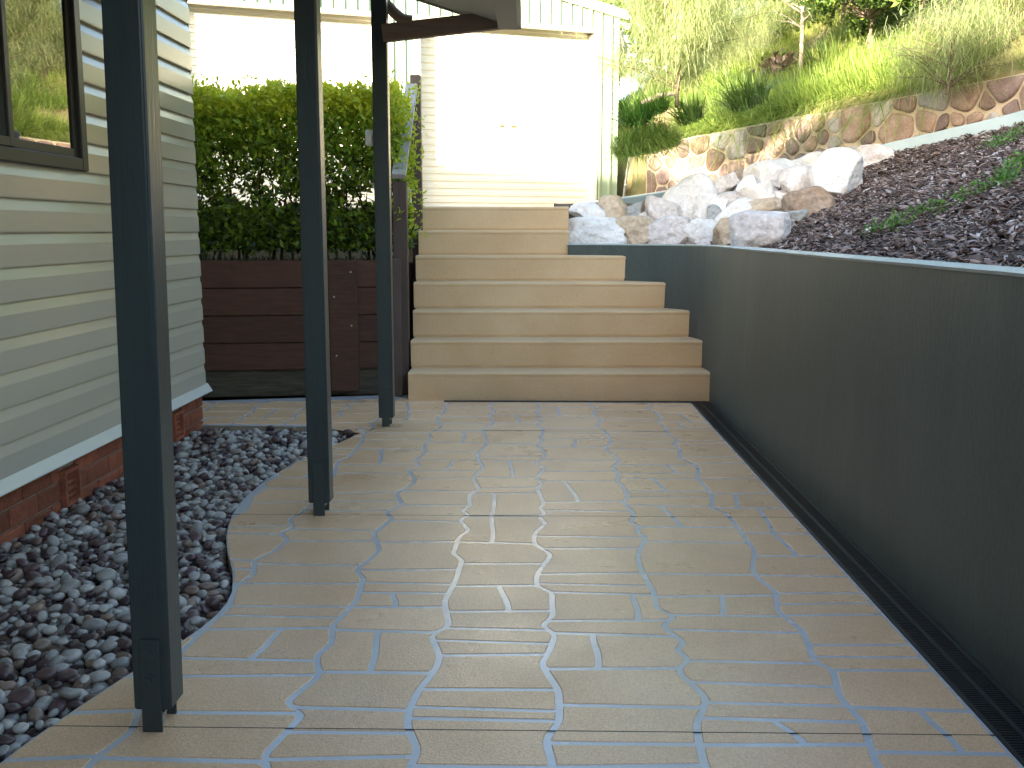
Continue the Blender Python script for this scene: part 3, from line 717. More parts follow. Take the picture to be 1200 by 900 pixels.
# ================================================================== BED, KERB, STONE WALL, HILL
WA, WB = Vector((1.4, 13.0)), Vector((4.3, 9.0)); wu = (WB - WA).normalized(); wnv = Vector((-wu.y, wu.x))  # wnv: into the hill
def us(x, y):
    d = Vector((x, y)) - WA; return d.dot(wu), d.dot(wnv)
def wtop(u): return 2.24 + .0627 * u
def bed_z(x, y): return 1.045 + .40 * max(x - 1.45, 0) + .12 * max(y - 8.6, 0) - .25 * max(x - 4.4, 0) + .27 * sst(8.75, 9.5, y) * (1 - sst(1.6, 2.8, x)) * (1 - sst(9.9, 10.9, y))
kerb_pts = [at_y(664, 241.5, 10.1), at_y(730, 232, 10.9), at_y(796, 222, 11.6), at_y(838, 213, 11.75), at_y(900, 200, 11.1), at_y(980, 182, 10.3), at_y(1050, 165, 9.7), at_y(1120, 149, 9.2), at_y(1200, 129, 8.7), at_y(1330, 90, 7.9), at_y(1600, 10, 6.6)]
kp = [kerb_pts[0]]
for a, b in zip(kerb_pts, kerb_pts[1:]):
    for i in range(1, 7): kp.append(a.lerp(b, i / 6))
for _ in range(4): kp = [kp[0]] + [(kp[i - 1] + kp[i] * 2 + kp[i + 1]) / 4 for i in range(1, len(kp) - 1)] + [kp[-1]]
bm = bmesh.new(); grid = []
for i, p_ in enumerate(kp):
    t = (kp[min(i + 1, len(kp) - 1)] - kp[max(i - 1, 0)]); t = Vector((t.x, t.y, 0)).normalized(); o_ = Vector((-t.y, t.x, 0)) * .11
    z = p_.z + .004 * noise.noise(p_ * 3)
    grid.append([bm.verts.new((p_.x, p_.y, z - .5)), bm.verts.new((p_.x, p_.y, z - .012)), bm.verts.new((p_.x + o_.x * .1, p_.y + o_.y * .1, z)), bm.verts.new((p_.x + o_.x, p_.y + o_.y, z)), bm.verts.new((p_.x + o_.x, p_.y + o_.y, z - .5))])
for A, B in zip(grid, grid[1:]):
    for j in range(5): bm.faces.new((A[j], A[(j + 1) % 5], B[(j + 1) % 5], B[j]))
bm.faces.new(grid[0]); bm.faces.new(grid[-1][::-1]); bmesh.ops.recalc_face_normals(bm, faces=bm.faces[:])
tag(bm_obj('kerb', bm, M['skylitpaint']), kind='structure')
kx = np.array([p_.x for p_ in kp]); ky = np.array([p_.y for p_ in kp])
def behind_kerb(x, y):
    i = int(np.argmin((kx - x) ** 2 + (ky - y) ** 2)); i = max(1, min(len(kp) - 2, i))
    t = kp[i + 1] - kp[i - 1]; return (-t.y * (x - kp[i].x) + t.x * (y - kp[i].y)) > 0
# mulch bed surface
def in_wall(x, y):
    i = min(range(len(inn)), key=lambda k: (inn[k].x - x) ** 2 + (inn[k].y - y) ** 2)
    t = inn[min(i + 1, len(inn) - 1)] - inn[max(i - 1, 0)]; t.normalize(); n_ = Vector((t.y, -t.x)); return (Vector((x, y)) - inn[i]).dot(n_)
nx_, ny_ = 140, 150; X0, X1, Y0_, Y1_ = .2, 7.5, -3, 12.4
V = np.zeros((nx_ + 1, ny_ + 1, 3))
for i in range(nx_ + 1):
    for j in range(ny_ + 1):
        x = X0 + (X1 - X0) * i / nx_; y = Y0_ + (Y1_ - Y0_) * j / ny_
        d_ = in_wall(x, y) if (x < 1.7 and y < 9) else 1
        z = bed_z(x, y) - .02 + .025 * noise.noise(Vector((x * 2.2, y * 2.2, 0))) + .012 * noise.noise(Vector((x * 7, y * 7, 1)))
        if d_ < .08: z = -9
        elif d_ < .3: z -= .03 * (.3 - d_) / .2
        V[i, j] = (x, y, z)
idx = np.arange((nx_ + 1) * (ny_ + 1)).reshape(nx_ + 1, ny_ + 1)
Fq = np.stack([idx[:-1, :-1], idx[1:, :-1], idx[1:, 1:], idx[:-1, 1:]], -1).reshape(-1, 4)
Fq = Fq[(V.reshape(-1, 3)[Fq][:, :, 2] > -1).all(1)]
tag(link('mulch_bed', np_mesh('mulch_bed', V.reshape(-1, 3), [Fq], smooth=True), M['mulch']), kind='structure')
# bark chips
def chips(n, seed):
    r_ = np.random.default_rng(seed); P = []
    while len(P) < n:
        x = r_.uniform(1.3, 5.0); y = r_.uniform(2.6, 11.5)
        if in_wall(x, y) < TH + .02 or behind_kerb(x, y): continue
        px, py, zc = project((x, y, bed_z(x, y)))
        if px > 1215 or px < 820: continue
        P.append((x, y, bed_z(x, y) - .02 + .025 * noise.noise(Vector((x * 2.2, y * 2.2, 0))) + .012 * noise.noise(Vector((x * 7, y * 7, 1)))))
    P = np.array(P); n = len(P)
    L_ = r_.lognormal(-3.55, .45, n).clip(.012, .085); W = L_ * r_.uniform(.18, .5, n)
    az = r_.uniform(0, 2 * pi, n); tlt = r_.normal(0, .38, n); rol = r_.normal(0, .5, n)
    dx = np.stack([np.cos(az) * np.cos(tlt), np.sin(az) * np.cos(tlt), np.sin(tlt)], -1)
    sd = np.stack([-np.sin(az) * np.cos(rol), np.cos(az) * np.cos(rol), np.sin(rol)], -1)
    up_ = np.cross(dx, sd); P[:, 2] += r_.uniform(.0, .025, n)
    q = []
    jit = lambda: r_.uniform(.7, 1.15, (n, 1))
    for a, b, c in ((-1, -1, 0), (-1.1, 1, 0), (0, 1.1, .5), (0, -1, .5), (1, .7, 0), (1.1, -.6, 0)):
        q.append(P + dx * (a * L_ / 2)[:, None] * jit() + sd * (b * W / 2)[:, None] * jit() + up_ * (c * W * .45)[:, None])
    q = np.stack(q, 1).reshape(-1, 3); b0 = np.arange(n)[:, None] * 6
    Fc = np.concatenate([b0 + np.array([0, 3, 2, 1]), b0 + np.array([3, 5, 4, 2])])
    col = r_.beta(1.3, 2.2, n); col[r_.random(n) < .06] = r_.uniform(.8, 1, 1)
    return np_mesh('bark_mulch', q, [Fc], np.repeat(col, 6))
o = link('bark_mulch', chips(26000, 3), M['bark']); tag(o, 'dark brown bark mulch covering the sloping garden bed', 'mulch', kind='stuff')
md = o.modifiers.new('t', 'SOLIDIFY'); md.thickness = .003

# ---- stone wall (stones set in mortar)
stw = tag(empty('stone_wall', (WA.x, WA.y, 1.4)), 'mortared fieldstone wall holding the grassy bank', 'wall')
def wp(u, z, off=0.0): v = WA + wu * u - wnv * off; return Vector((v.x, v.y, z))
UL = 9.0
bm = bmesh.new(); n = 60; grid = []
for i in range(n + 1):
    u = UL * i / n; zt = wtop(u) + .012 * noise.noise(Vector((u * 2, 0, 5)))
    grid.append([bm.verts.new(wp(u, 1.2)), bm.verts.new(wp(u, zt - .02)), bm.verts.new(wp(u, zt, -.02)), bm.verts.new(wp(u, zt, -.3)), bm.verts.new(wp(u, 1.2, -.3))])
for A, B in zip(grid, grid[1:]):
    for j in range(5): bm.faces.new((A[j], A[(j + 1) % 5], B[(j + 1) % 5], B[j]))
bm.faces.new(grid[0]); bm.faces.new(grid[-1][::-1]); bmesh.ops.recalc_face_normals(bm, faces=bm.faces[:])
wpart(bm_obj('mortar_core', bm, M['stonemortar']), stw)
rp = np.random.default_rng(21)
pts = []; tries = 0
HWL = 1.0
rad = lambda: rp.choice([.075, .11, .15, .19], p=[.2, .3, .3, .2])
while tries < 9000:
    tries += 1; u = rp.uniform(.06, 7.2); v = rp.uniform(.05, HWL); r_ = rad()
    if all((u - a) ** 2 + (v - b) ** 2 > ((r_ + c) * .92) ** 2 * .78 for a, b, c in pts): pts.append((u, v, r_))
def clip(poly, nx, ny, c):
    out = []
    for i in range(len(poly)):
        a, b = poly[i], poly[(i + 1) % len(poly)]; da = a[0] * nx + a[1] * ny - c; db = b[0] * nx + b[1] * ny - c
        if da <= 0: out.append(a)
        if (da < 0) != (db < 0):
            t = da / (da - db); out.append((a[0] + (b[0] - a[0]) * t, a[1] + (b[1] - a[1]) * t))
    return out
for (u, v, r_) in pts:
    poly = [(u + r_ * random.uniform(1.25, 1.7) * cos(a), v + r_ * random.uniform(1.2, 1.6) * sin(a)) for a in np.linspace(0, 2 * pi, 11, endpoint=False)]
    for (a, b, c) in pts:
        if (a, b) == (u, v) or (a - u) ** 2 + (b - v) ** 2 > .5: continue
        dx, dy = a - u, b - v; l = sqrt(dx * dx + dy * dy); w = r_ / (r_ + c); nx, ny = dx / l, dy / l
        poly = clip(poly, nx, ny, u * nx + v * ny + l * w - .013)
        if not poly: break
    if poly: poly = clip(poly, 0, -1, -.02)
    if poly: poly = clip(poly, -1, 0, -.03)
    if len(poly) < 3: continue
    # resample and round the outline
    P = [Vector(p_) for p_ in poly]; per = sum((P[i] - P[i - 1]).length for i in range(len(P)))
    if per < .2: continue
    Q = []
    for i in range(len(P)):
        a, b = P[i], P[(i + 1) % len(P)]; k = max(1, int((b - a).length / .035))
        for j in range(k): Q.append(a.lerp(b, j / k))
    for _ in range(1): Q = [(Q[i - 1] + Q[i] * 2 + Q[(i + 1) % len(Q)]) / 4 for i in range(len(Q))]
    cen = sum(Q, Vector((0, 0))) / len(Q); depth = random.uniform(.018, .045)
    bm = bmesh.new(); rings = []
    for s, off in ((1.0, -.012), (.985, depth * .45), (.9, depth * .85), (.62, depth), (.3, depth * 1.05)):
        ring = []
        for q in Q:
            w = cen + (q - cen) * s; uu, vv = w.x, w.y; z = wtop(uu) - vv
            nzv = .014 * noise.noise(Vector((uu * 9, vv * 9, u * 3))) * (s < .99)
            ring.append(bm.verts.new(wp(uu, z, off + nzv)))
        rings.append(ring)
    m_ = len(Q)
    for A, B in zip(rings, rings[1:]):
        for k in range(m_): bm.faces.new((A[k], A[(k + 1) % m_], B[(k + 1) % m_], B[k]))
    bm.faces.new(rings[-1]); bmesh.ops.recalc_face_normals(bm, faces=bm.faces[:])
    o = bm_obj('stone', bm, M[random.choice(['stone', 'stone', 'stone', 'stoneB', 'stoneB', 'stoneC'])], smooth=True); wpart(o, stw)

# ---- the bank behind
def hill_z(x, y):
    u, s = us(x, y); s = max(s, 0)
    base = wtop(max(min(u, 16), -14)) ; base = 1.45 + (base - 1.45) * sst(-4.5, -2.0, u)
    rise = .60 * s + .25 * (1 - math.exp(-s)) 
    rise = rise if s < 16 else .60 * 16 + .25 + .12 * (s - 16)
    return base + .004 + rise * (.35 + .65 * sst(-9, 0, u)) + (.05 * noise.noise(Vector((x * .8, y * .8, 0))) + .02 * noise.noise(Vector((x * 3, y * 3, 0)))) * min(1, s * 1.5)
def inshed(x, y):      # the cutting the shed stands in
    d = Vector((x - rc.x, y - rc.y, 0)); a = d.dot(un); b = -d.dot(nn); return RX - .3 < a < .28 and -6 < b < 8.0
us_ = np.concatenate([np.linspace(-16, -2, 24), np.linspace(-1.9, 0, 32), np.linspace(.25, 9, 36), np.linspace(9.5, 30, 20)]); ss = np.concatenate([np.concatenate([[-1, 0.012, .04, .1], np.linspace(0.2, 6, 48)]), np.linspace(6.3, 45, 50)])
V = np.zeros((len(us_), len(ss), 3))
for i, u in enumerate(us_):
    for j, s in enumerate(ss):
        q = WA + wu * float(u) + wnv * float(max(s, .012)); V[i, j] = (q.x, q.y, hill_z(q.x, q.y) if s > 0 and not inshed(q.x, q.y) else 1.0)
idx = np.arange(len(us_) * len(ss)).reshape(len(us_), len(ss))
Fq = np.stack([idx[:-1, :-1], idx[1:, :-1], idx[1:, 1:], idx[:-1, 1:]], -1).reshape(-1, 4)
hill_v = V.reshape(-1, 3)
hill = link('hill', np_mesh('hill', hill_v, [Fq], smooth=True), M['hill']); tag(hill, kind='structure')

# ------------------------------------------------------------------ foliage builders
def leaves_mesh(name, P, size, rnd, r_, up_bias=.4, aspect=.5, fold=.25, out_dir=None):
    n = len(P)
    d = r_.normal(0, 1, (n, 3)); d[:, 2] += up_bias
    if out_dir is not None: d += out_dir
    d /= np.linalg.norm(d, axis=1)[:, None]
    s = np.cross(d, r_.normal(0, 1, (n, 3))); s /= np.linalg.norm(s, axis=1)[:, None] + 1e-9
    nrm = np.cross(d, s); L_ = (size * r_.uniform(.6, 1.25, n))[:, None]
    q = np.stack([P, P + d * L_ * .45 + s * L_ * aspect * .5 + nrm * L_ * fold * .5, P + d * L_ * 1.0, P + d * L_ * .45 - s * L_ * aspect * .5 + nrm * L_ * fold * .5], 1).reshape(-1, 3)
    b0 = np.arange(n)[:, None] * 4
    Fc = np.concatenate([b0 + np.array([0, 1, 2]), b0 + np.array([0, 2, 3])])
    return np_mesh(name, q, [Fc], np.repeat(rnd, 4))
def blades(name, base, direc, length, width, droop, rnd, nseg=4):
    """curved tapering strips; base (n,3), direc (n,3) unit start direction"""
    n = len(base); t = np.linspace(0, 1, nseg + 1)
    side = np.cross(direc, np.array([0, 0, 1.0])); side += 1e-4; side /= np.linalg.norm(side, axis=1)[:, None]
    rows = []
    for k, tk in enumerate(t):
        c = base + direc * (length * tk)[:, None]; c = c.copy(); c[:, 2] -= droop * length * tk * tk
        w = (width * (1 - tk ** 1.6) * (.6 + .4 * min(1, tk * 4)) * .5)[:, None] + .0004
        rows.append(c - side * w); rows.append(c + side * w)
    q = np.stack(rows, 1); m_ = q.shape[1]; b0 = np.arange(n)[:, None] * m_
    Fc = np.concatenate([b0 + np.array([2 * k, 2 * k + 1, 2 * k + 3, 2 * k + 2]) for k in range(nseg)])
    return np_mesh(name, q.reshape(-1, 3), [Fc], np.repeat(rnd, m_))
def tussock_mesh(name, n, L0, wd, spread, seed, m, lo=0.0, hi=1.0):
    r_ = np.random.default_rng(seed); az = r_.uniform(0, 2 * pi, n); rr = np.sqrt(r_.random(n)) * .14 * L0 / .5
    base = np.stack([np.cos(az) * rr, np.sin(az) * rr, np.zeros(n) - .13 * L0 / .5], -1)
    az2 = az + r_.normal(0, .5, n); el = pi / 2 - np.abs(r_.normal(0, spread, n))
    d = np.stack([np.cos(az2) * np.cos(el), np.sin(az2) * np.cos(el), np.sin(el)], -1)
    me = blades(name, base, d, L0 * r_.uniform(.55, 1.15, n), wd * r_.uniform(.7, 1.2, n), r_.uniform(.25, .85, n), lo + (hi - lo) * r_.beta(2, 2, n)); me.materials.append(m); return me

# ================================================================== HEDGE
r_ = np.random.default_rng(4)
hd = tag(empty('hedge', (-2.4, 7.95, .95)), 'clipped green hedge with lime new growth behind the veranda posts', 'hedge')
HXA, HXB, HYA, HYB, HZA, HZB = -4.3, -.98, 7.42, 8.4, 1.0, 2.22
def hedge_pts(n):
    P = []
    while len(P) < n:
        x = r_.uniform(HXA, HXB); y = r_.uniform(HYA + .08, HYB); z = r_.uniform(HZA + .05, HZB + .06)
        dome = .06 * noise.noise(Vector((x * 2.5, y * 2.5, 3))) + .05 * noise.noise(Vector((x * 6, y * 6, 5)))
        if z > HZB + dome: continue
        bul = .07 * noise.noise(Vector((x * 3, 0, z * 3)))
        if y < HYA + .10 + bul - .05: continue
        # shell-weighted with holes in the lower half
        ds = min(y - HYA, HZB + dome - z, HYB - y, HXB - x + .05)
        if r_.random() > math.exp(-max(ds, 0) / .13) + .03: continue
        hole = noise.noise(Vector((x * 6.1, y * 1.0, z * 7.2 + 7)))
        low = (1 - sst(1.55, 1.9, z)) * sst(1.28, 1.45, z)
        if low > .1 and hole * 1.4 + .36 < low * (.55 + .25 * noise.noise(Vector((x * 12, y * 4, z * 12)))) - .15: continue
        P.append((x, y, z))
    return np.array(P)
P = hedge_pts(52000)
dep = np.minimum(P[:, 1] - HYA, HZB - P[:, 2])
col = .20 + .52 * np.clip((P[:, 2] - 1.35) / .8, 0, 1) ** 1.3 + r_.normal(0, .14, len(P)) + .20 * (P[:, 2] > 2.03)  # lime new growth upward; top light and low shade also put into leaf colour
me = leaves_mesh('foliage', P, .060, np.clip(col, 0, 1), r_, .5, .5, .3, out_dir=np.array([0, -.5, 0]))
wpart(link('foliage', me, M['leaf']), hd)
# new shoots standing above the top
SP = []; SR_ = []
for k in range(150):
    x = r_.uniform(HXA, HXB + .12); y = r_.uniform(HYA, HYB); z = HZB - .05; hgt = r_.uniform(.05, .17)
    lean = r_.normal(0, .25, 2)
    for j in range(9):
        t = j / 8; SP.append((x + lean[0] * hgt * t + r_.normal(0, .008), y + lean[1] * hgt * t + r_.normal(0, .008), z + hgt * t)); SR_.append(.55 + .3 * r_.random())
for k in range(60):      # sprays off the right-hand end, over the rail
    x0 = HXB - .05; y = r_.uniform(HYA, HYB); z = r_.uniform(1.2, 2.2); ln = r_.uniform(.06, .2)
    for j in range(16):
        t = j / 15; SP.append((x0 + ln * t, y + .022 * r_.normal(), z - .06 * t * t + .018 * r_.normal())); SR_.append(.5 + .35 * r_.random())
me = leaves_mesh('shoots', np.array(SP), .048, np.array(SR_), r_, .6, .45, .3); wpart(link('shoots', me, M['leaf']), hd)
for k in range(26):
    x = HXA + (HXB - HXA) * (k + .5) / 26; y = r_.uniform(7.7, 8.2); bm = bmesh.new(); p0 = Vector((x, y, .9)); pts_ = [p0]
    for j in range(5): pts_.append(pts_[-1] + Vector((r_.normal(0, .06), r_.normal(0, .06), .22)))
    tube(bm, pts_, [.013, .011, .009, .007, .005, .003], 5)
    for b in range(9):
        q = pts_[1 + b % 4]; e = q + Vector((r_.normal(0, .16), r_.normal(-.08, .14), abs(r_.normal(.14, .1)))); e.x = min(e.x, HXB); e.y = min(max(e.y, HYA + .1), HYB); tube(bm, [q, (q + e) / 2 + Vector((0, 0, .02)), e], [.005, .004, .002], 4)
    wpart(bm_obj('stem', bm, M['twig']), hd)
# mondo grass at the hedge foot
n = 2600; x = r_.uniform(-4.2, -1.05, n); base = np.stack([x, 7.42 + .14 * (x + 1.02) + .1 + r_.uniform(-.02, .28, n), np.full(n, .93)], -1)
az = r_.uniform(0, 2 * pi, n); el = r_.uniform(.7, 1.5, n); d = np.stack([np.cos(az) * np.cos(el), np.sin(az) * np.cos(el) - .25, np.sin(el)], -1); d /= np.linalg.norm(d, axis=1)[:, None]
tag(link('edging_grass', blades('edging_grass', base, d, r_.uniform(.12, .26, n), np.full(n, .006), r_.uniform(.4, .9, n), r_.random(n)), M['mondo']), 'dark strappy edging grass under the hedge', 'grass', kind='stuff')

# ================================================================== ROCKS
def rock_mesh(name, w, d, h, seed, blocky):
    bm = bmesh.new(); bmesh.ops.create_icosphere(bm, subdivisions=4, radius=1.0); rr = random.Random(seed)
    planes = []
    for k in range(10 + blocky * 2):
        v = Vector((rr.gauss(0, 1), rr.gauss(0, 1), rr.gauss(0, .8))).normalized(); planes.append((v, rr.uniform(.72, 1.0) if blocky else rr.uniform(.42, .74)))
    planes += [(Vector((0, -1, .15)).normalized(), .70 if blocky else .62), (Vector((0, 0, -1)), .6)]
    off = Vector((rr.uniform(0, 99), rr.uniform(0, 99), rr.uniform(0, 99)))
    for v in bm.verts:
        c = v.co.copy()
        if blocky: c = c / (abs(c.x) ** 5 + abs(c.y) ** 5 + abs(c.z) ** 5) ** .2 * .86
        for _ in range(2):
            for n_, dd in planes:
                e = c.dot(n_) - dd
                if e > 0: c -= n_ * e * .985
        nn_ = c.normalized()
        c += nn_ * (.05 * noise.noise(c * 1.9 + off) + .035 * noise.noise(c * 4.3 + off) + .022 * noise.noise(c * 9 + off))
        rid = abs(noise.noise(c * 2.3 + off * 2)); c -= nn_ * .06 * max(0, .12 - rid) / .12
        v.co = c
    mn = [min(v.co[i] for v in bm.verts) for i in range(3)]; mx = [max(v.co[i] for v in bm.verts) for i in range(3)]
    for v in bm.verts:
        v.co = Vector(((v.co.x - (mn[0] + mx[0]) / 2) / (mx[0] - mn[0]) * w, (v.co.y - (mn[1] + mx[1]) / 2) / (mx[1] - mn[1]) * d, (v.co.z - (mn[2] + mx[2]) / 2) / (mx[2] - mn[2]) * h))
    me = bpy.data.meshes.new(name); bm.to_mesh(me); bm.free(); me.polygons.foreach_set('use_smooth', [True] * len(me.polygons)); return me
ROCKS = [  # px, py, w, h, tilt(deg), material, blocky, label
 (697.5, 272, 66, 31, 0, 'rockW', 1, 'long squared white rock lying beside the second highest step'),
 (688, 249, 44, 23, 4, 'rockW', 0, 'rounded white rock sitting on the long squared rock by the steps'),
 (723, 246, 42, 28, 10, 'rockT', 0, 'rounded cream tan rock near the shed corner'),
 (741, 250, 28, 18, -14, 'rockG', 0, 'blue grey rock leaning on the rounded tan rock'),
 (755, 244, 13, 16, 20, 'rockB', 0, 'small rusty red stone behind the blue grey rock'),
 (756, 256, 12, 14, 0, 'rockP', 0, 'small pinkish stone wedged beside the blue grey rock'),
 (747, 271, 46, 31, 0, 'rockT', 1, 'squared beige rock second along the wall top from the steps'),
 (775, 246, 38, 38, -32, 'rockP', 0, 'upright pinkish grey rock leaning in front of the kerb'),
 (768, 236, 14, 9, -10, 'rockB', 0, 'small brown stone lying against the blue grey kerb'),
 (810, 236, 56, 44, -34, 'rockW', 1, 'large leaning white slab rock near the end of the kerb'),
 (788, 271, 50, 32, 4, 'rockP', 1, 'cracked grey pink rock third along the wall top from the steps'),
 (822, 274, 40, 30, 0, 'rockW', 1, 'squat squared white rock fourth along the wall top'),
 (833, 244, 42, 38, -36, 'rockW', 0, 'slanting white rock below the leaning slab'),
 (842, 254, 26, 22, 10, 'rockG', 0, 'knobbly grey lichened rock in the middle of the pile'),
 (848, 218, 40, 22, -16, 'rockP', 0, 'flat pink brown rock at the top of the pile under the stone wall'),
 (872, 209, 26, 20, -20, 'rockB', 0, 'brown pink rock on the top edge of the pile'),
 (857, 238, 32, 25, -20, 'rockP', 0, 'smooth pink rock in the middle of the pile'),
 (877, 221, 30, 24, -36, 'rockW', 0, 'thin white rock standing beside the smooth pink rock'),
 (908, 206, 54, 34, -12, 'rockW', 1, 'big white rock overhanging a dark hollow high in the pile'),
 (895, 230, 54, 28, -14, 'rockW', 0, 'low white rock below the dark hollow'),
 (948, 194, 46, 25, -8, 'rockW', 0, 'flat topped white rock highest in the pile'),
 (970, 190, 24, 20, -10, 'rockT', 0, 'golden tan stone between the two highest white rocks'),
 (941, 215, 46, 38, -10, 'rockP', 0, 'rough pink rock beside the biggest white boulder'),
 (984, 205, 56, 54, -28, 'rockW', 0, 'biggest white boulder standing against the bark mulch'),
 (1022, 182, 44, 24, -16, 'rockP', 0, 'pale pink rock at the upper right end of the pile'),
 (902, 245, 46, 23, -8, 'rockT', 0, 'tan yellow rock resting on the lowest large rock'),
 (917, 232, 28, 16, 0, 'rockP', 0, 'small pink stone above the tan yellow rock'),
 (950, 238, 48, 31, -14, 'rockB', 1, 'rust stained brown rock at the edge of the mulch'),
 (935, 254, 26, 15, 0, 'rockG', 0, 'small smooth dark grey stone half buried in mulch'),
 (895, 267, 64, 38, -8, 'rockP', 1, 'large pinkish white rock beside the mulch at the wall top'),
 (868, 249, 56, 26, -30, 'rockW', 0, 'long white rock slanting down to the wall top'),
 (715, 260, 14, 10, 0, 'rockP', 0, 'fist sized pink stone wedged above the long squared rock'),
 (766, 258, 14, 13, 0, 'rockW', 0, 'fist sized white stone between the beige and cracked rocks'),
 (806, 259, 18, 12, -10, 'rockW', 0, 'small white stone under the large leaning slab'),
 (884, 240, 18, 13, -10, 'rockP', 0, 'small pink stone under the low white rock'),
 (925, 222, 16, 14, 0, 'rockT', 0, 'small tan stone inside the dark hollow'),
 (962, 226, 20, 16, -20, 'rockW', 0, 'small white stone tucked below the biggest white boulder'),
 (890, 205, 18, 13, -20, 'rockW', 0, 'small white stone on the top edge beside the brown pink rock'),
 (855, 272, 30, 29, 0, 'rockT', 1, 'brown sided rock fifth along the wall top')]
for k, (px, py, w, h, tl_, mm, bl, lab) in enumerate(ROCKS):
    q = march(px, py, bed_z, 5.0, 13.0, lift=.5 * h * 8.9 / F * .82)
    Yd = project(q)[2]; ww, hh_ = w * Yd / F * 1.16, h * Yd / F * 1.2
    me = rock_mesh('rock', ww, (ww + hh_) * .52, hh_, 100 + k, bl); me.materials.append(M[mm])
    o = link('rock', me); o.location = q + Vector((0, .25 * ww, 0)); o.rotation_euler = (0, R(tl_), R(random.uniform(-8, 8))); tag(o, lab, 'rock', 'rocks piled above the garden wall')
# ================================================================== PEBBLES
bm = bmesh.new(); poly_slab(bm, [(HX - .02, -3)] + [(edge_x(y) - .001, y) for y in ys if y < 6.12] + [(-.97, 6.14), (-1.3, 6.185), (-1.9, 6.215), (HX - .02, 6.225)], -.12, -.055)
tag(bm_obj('pebble_bed', bm, M['pebbase']), kind='structure')
nu, nv = 12, 7
sp = [(0, 0, -1)]
for j in range(1, nv):
    for i in range(nu): a = 2 * pi * i / nu + .26 * j; b = -pi / 2 + pi * j / nv; sp.append((cos(a) * cos(b), sin(a) * cos(b), sin(b)))
sp.append((0, 0, 1)); sp = np.array(sp); last = len(sp) - 1
ft = []; fq = []
for i in range(nu):
    ft.append((0, 1 + (i + 1) % nu, 1 + i)); ft.append((last, 1 + (nv - 2) * nu + i, 1 + (nv - 2) * nu + (i + 1) % nu))
    for j in range(nv - 2): fq.append((1 + j * nu + i, 1 + j * nu + (i + 1) % nu, 1 + (j + 1) * nu + (i + 1) % nu, 1 + (j + 1) * nu + i))
ft = np.array(ft); fq = np.array(fq)
r_ = np.random.default_rng(9)
peb = []
def scatter(n, z, zj, dmin, seed):
    cell = {}; out = []; rr = np.random.default_rng(seed); tries = 0
    while len(out) < n and tries < n * 30:
        tries += 1; y = rr.uniform(1.8, 6.2); x = rr.uniform(HX + .0, -.92)
        if x > (edge_x(y) if y < 6.125 else -1.03 - (y - 6.125) * 12) - .02: continue
        key = (int(x / dmin), int(y / dmin)); bad = False
        for i in (-1, 0, 1):
            for j in (-1, 0, 1):
                for a, b in cell.get((key[0] + i, key[1] + j), ()):
                    if (a - x) ** 2 + (b - y) ** 2 < dmin * dmin: bad = True
        if bad: continue
        cell.setdefault(key, []).append((x, y)); out.append((x, y, z + rr.uniform(-zj, zj)))
    return out
lay = [(p_, 0) for p_ in scatter(2600, -.045, .006, .031, 1)] + [(p_, 1) for p_ in scatter(1500, -.021, .008, .036, 2)] + [(p_, 2) for p_ in scatter(260, -.002, .007, .08, 3)]
info = []
for (x, y, z), l in lay:
    L_ = float(np.clip(r_.lognormal(-3.72, .24), .013, .042)); W = L_ * r_.uniform(.62, .9); T = L_ * r_.uniform(.42, .66)
    if x > edge_x(y) - .04 and z > -.03: z -= .015
    e = (r_.normal(0, .3), r_.normal(0, .3), r_.uniform(0, 2 * pi))
    info.append((x, y, z, L_, W, T, e, l, r_.random()))
def shaped(seed):
    rr = np.random.default_rng(seed); q = sp.copy(); off = rr.uniform(0, 50, 3)
    k = np.array([noise.noise(Vector(v * .9 + off)) for v in q]); q = q * (1 + .22 * k)[:, None]; return q
shapes = [shaped(s) for s in range(12)]
def score(t):
    px, py, zc = project(t[:3])
    if not (4 < px < 450 and 480 < py < 896): return -1
    for y3, pxp in ((2.29, 180), (4.18, 374), (6.18, 452)):
        if t[1] > y3 and abs(px - (pxp + (pxp - 600) * 0)) < 34 * 2.43 / y3 * 1.05: return -1
    return (t[3] * t[4]) / zc ** 2 * (.35, 1.0, 1.25)[t[7]]
order = sorted(range(len(info)), key=lambda i: -score(info[i])); chosen = set(order[:300])
peb_me = {}
for mk in ('pebA', 'pebB', 'pebC'):
    for s in range(4):
        me = np_mesh('pebble', shapes[s], [ft, fq], smooth=True); me.materials.append(M[mk]); peb_me[(mk, s)] = me
plab = {'pebA': 'pale grey or cream river pebble in the bed beside the brick plinth', 'pebB': 'dark plum coloured river pebble in the bed beside the brick plinth', 'pebC': 'brown river pebble in the bed beside the brick plinth'}
AV = []; AT = []; AQ = []; AR = []; cnt = 0
for i, t in enumerate(info):
    x, y, z, L_, W, T, e, l, c = t
    if i in chosen:
        mk = 'pebA' if c > .46 else ('pebB' if c < .32 else 'pebC')
        o = link('pebble', peb_me[(mk, i % 4)]); o.location = (x, y, z); o.scale = (L_, W, T); o.rotation_euler = e; tag(o, plab[mk], 'pebble', 'river pebbles beside the house')
    else:
        Rm = np.array(Matrix.Rotation(e[2], 3, 'Z') @ Matrix.Rotation(e[1], 3, 'Y') @ Matrix.Rotation(e[0], 3, 'X'))
        q = (shapes[i % 12] * np.array([L_, W, T])) @ Rm.T + np.array([x, y, z]); AV.append(q); AT.append(ft + cnt); AQ.append(fq + cnt); AR.append(np.full(len(q), c)); cnt += len(q)
o = link('pebbles', np_mesh('pebbles', np.concatenate(AV), [np.concatenate(AT), np.concatenate(AQ)], np.concatenate(AR), smooth=True), M['pebS'])
tag(o, 'mixed river pebbles filling the bed beside the house', 'pebbles', kind='stuff')

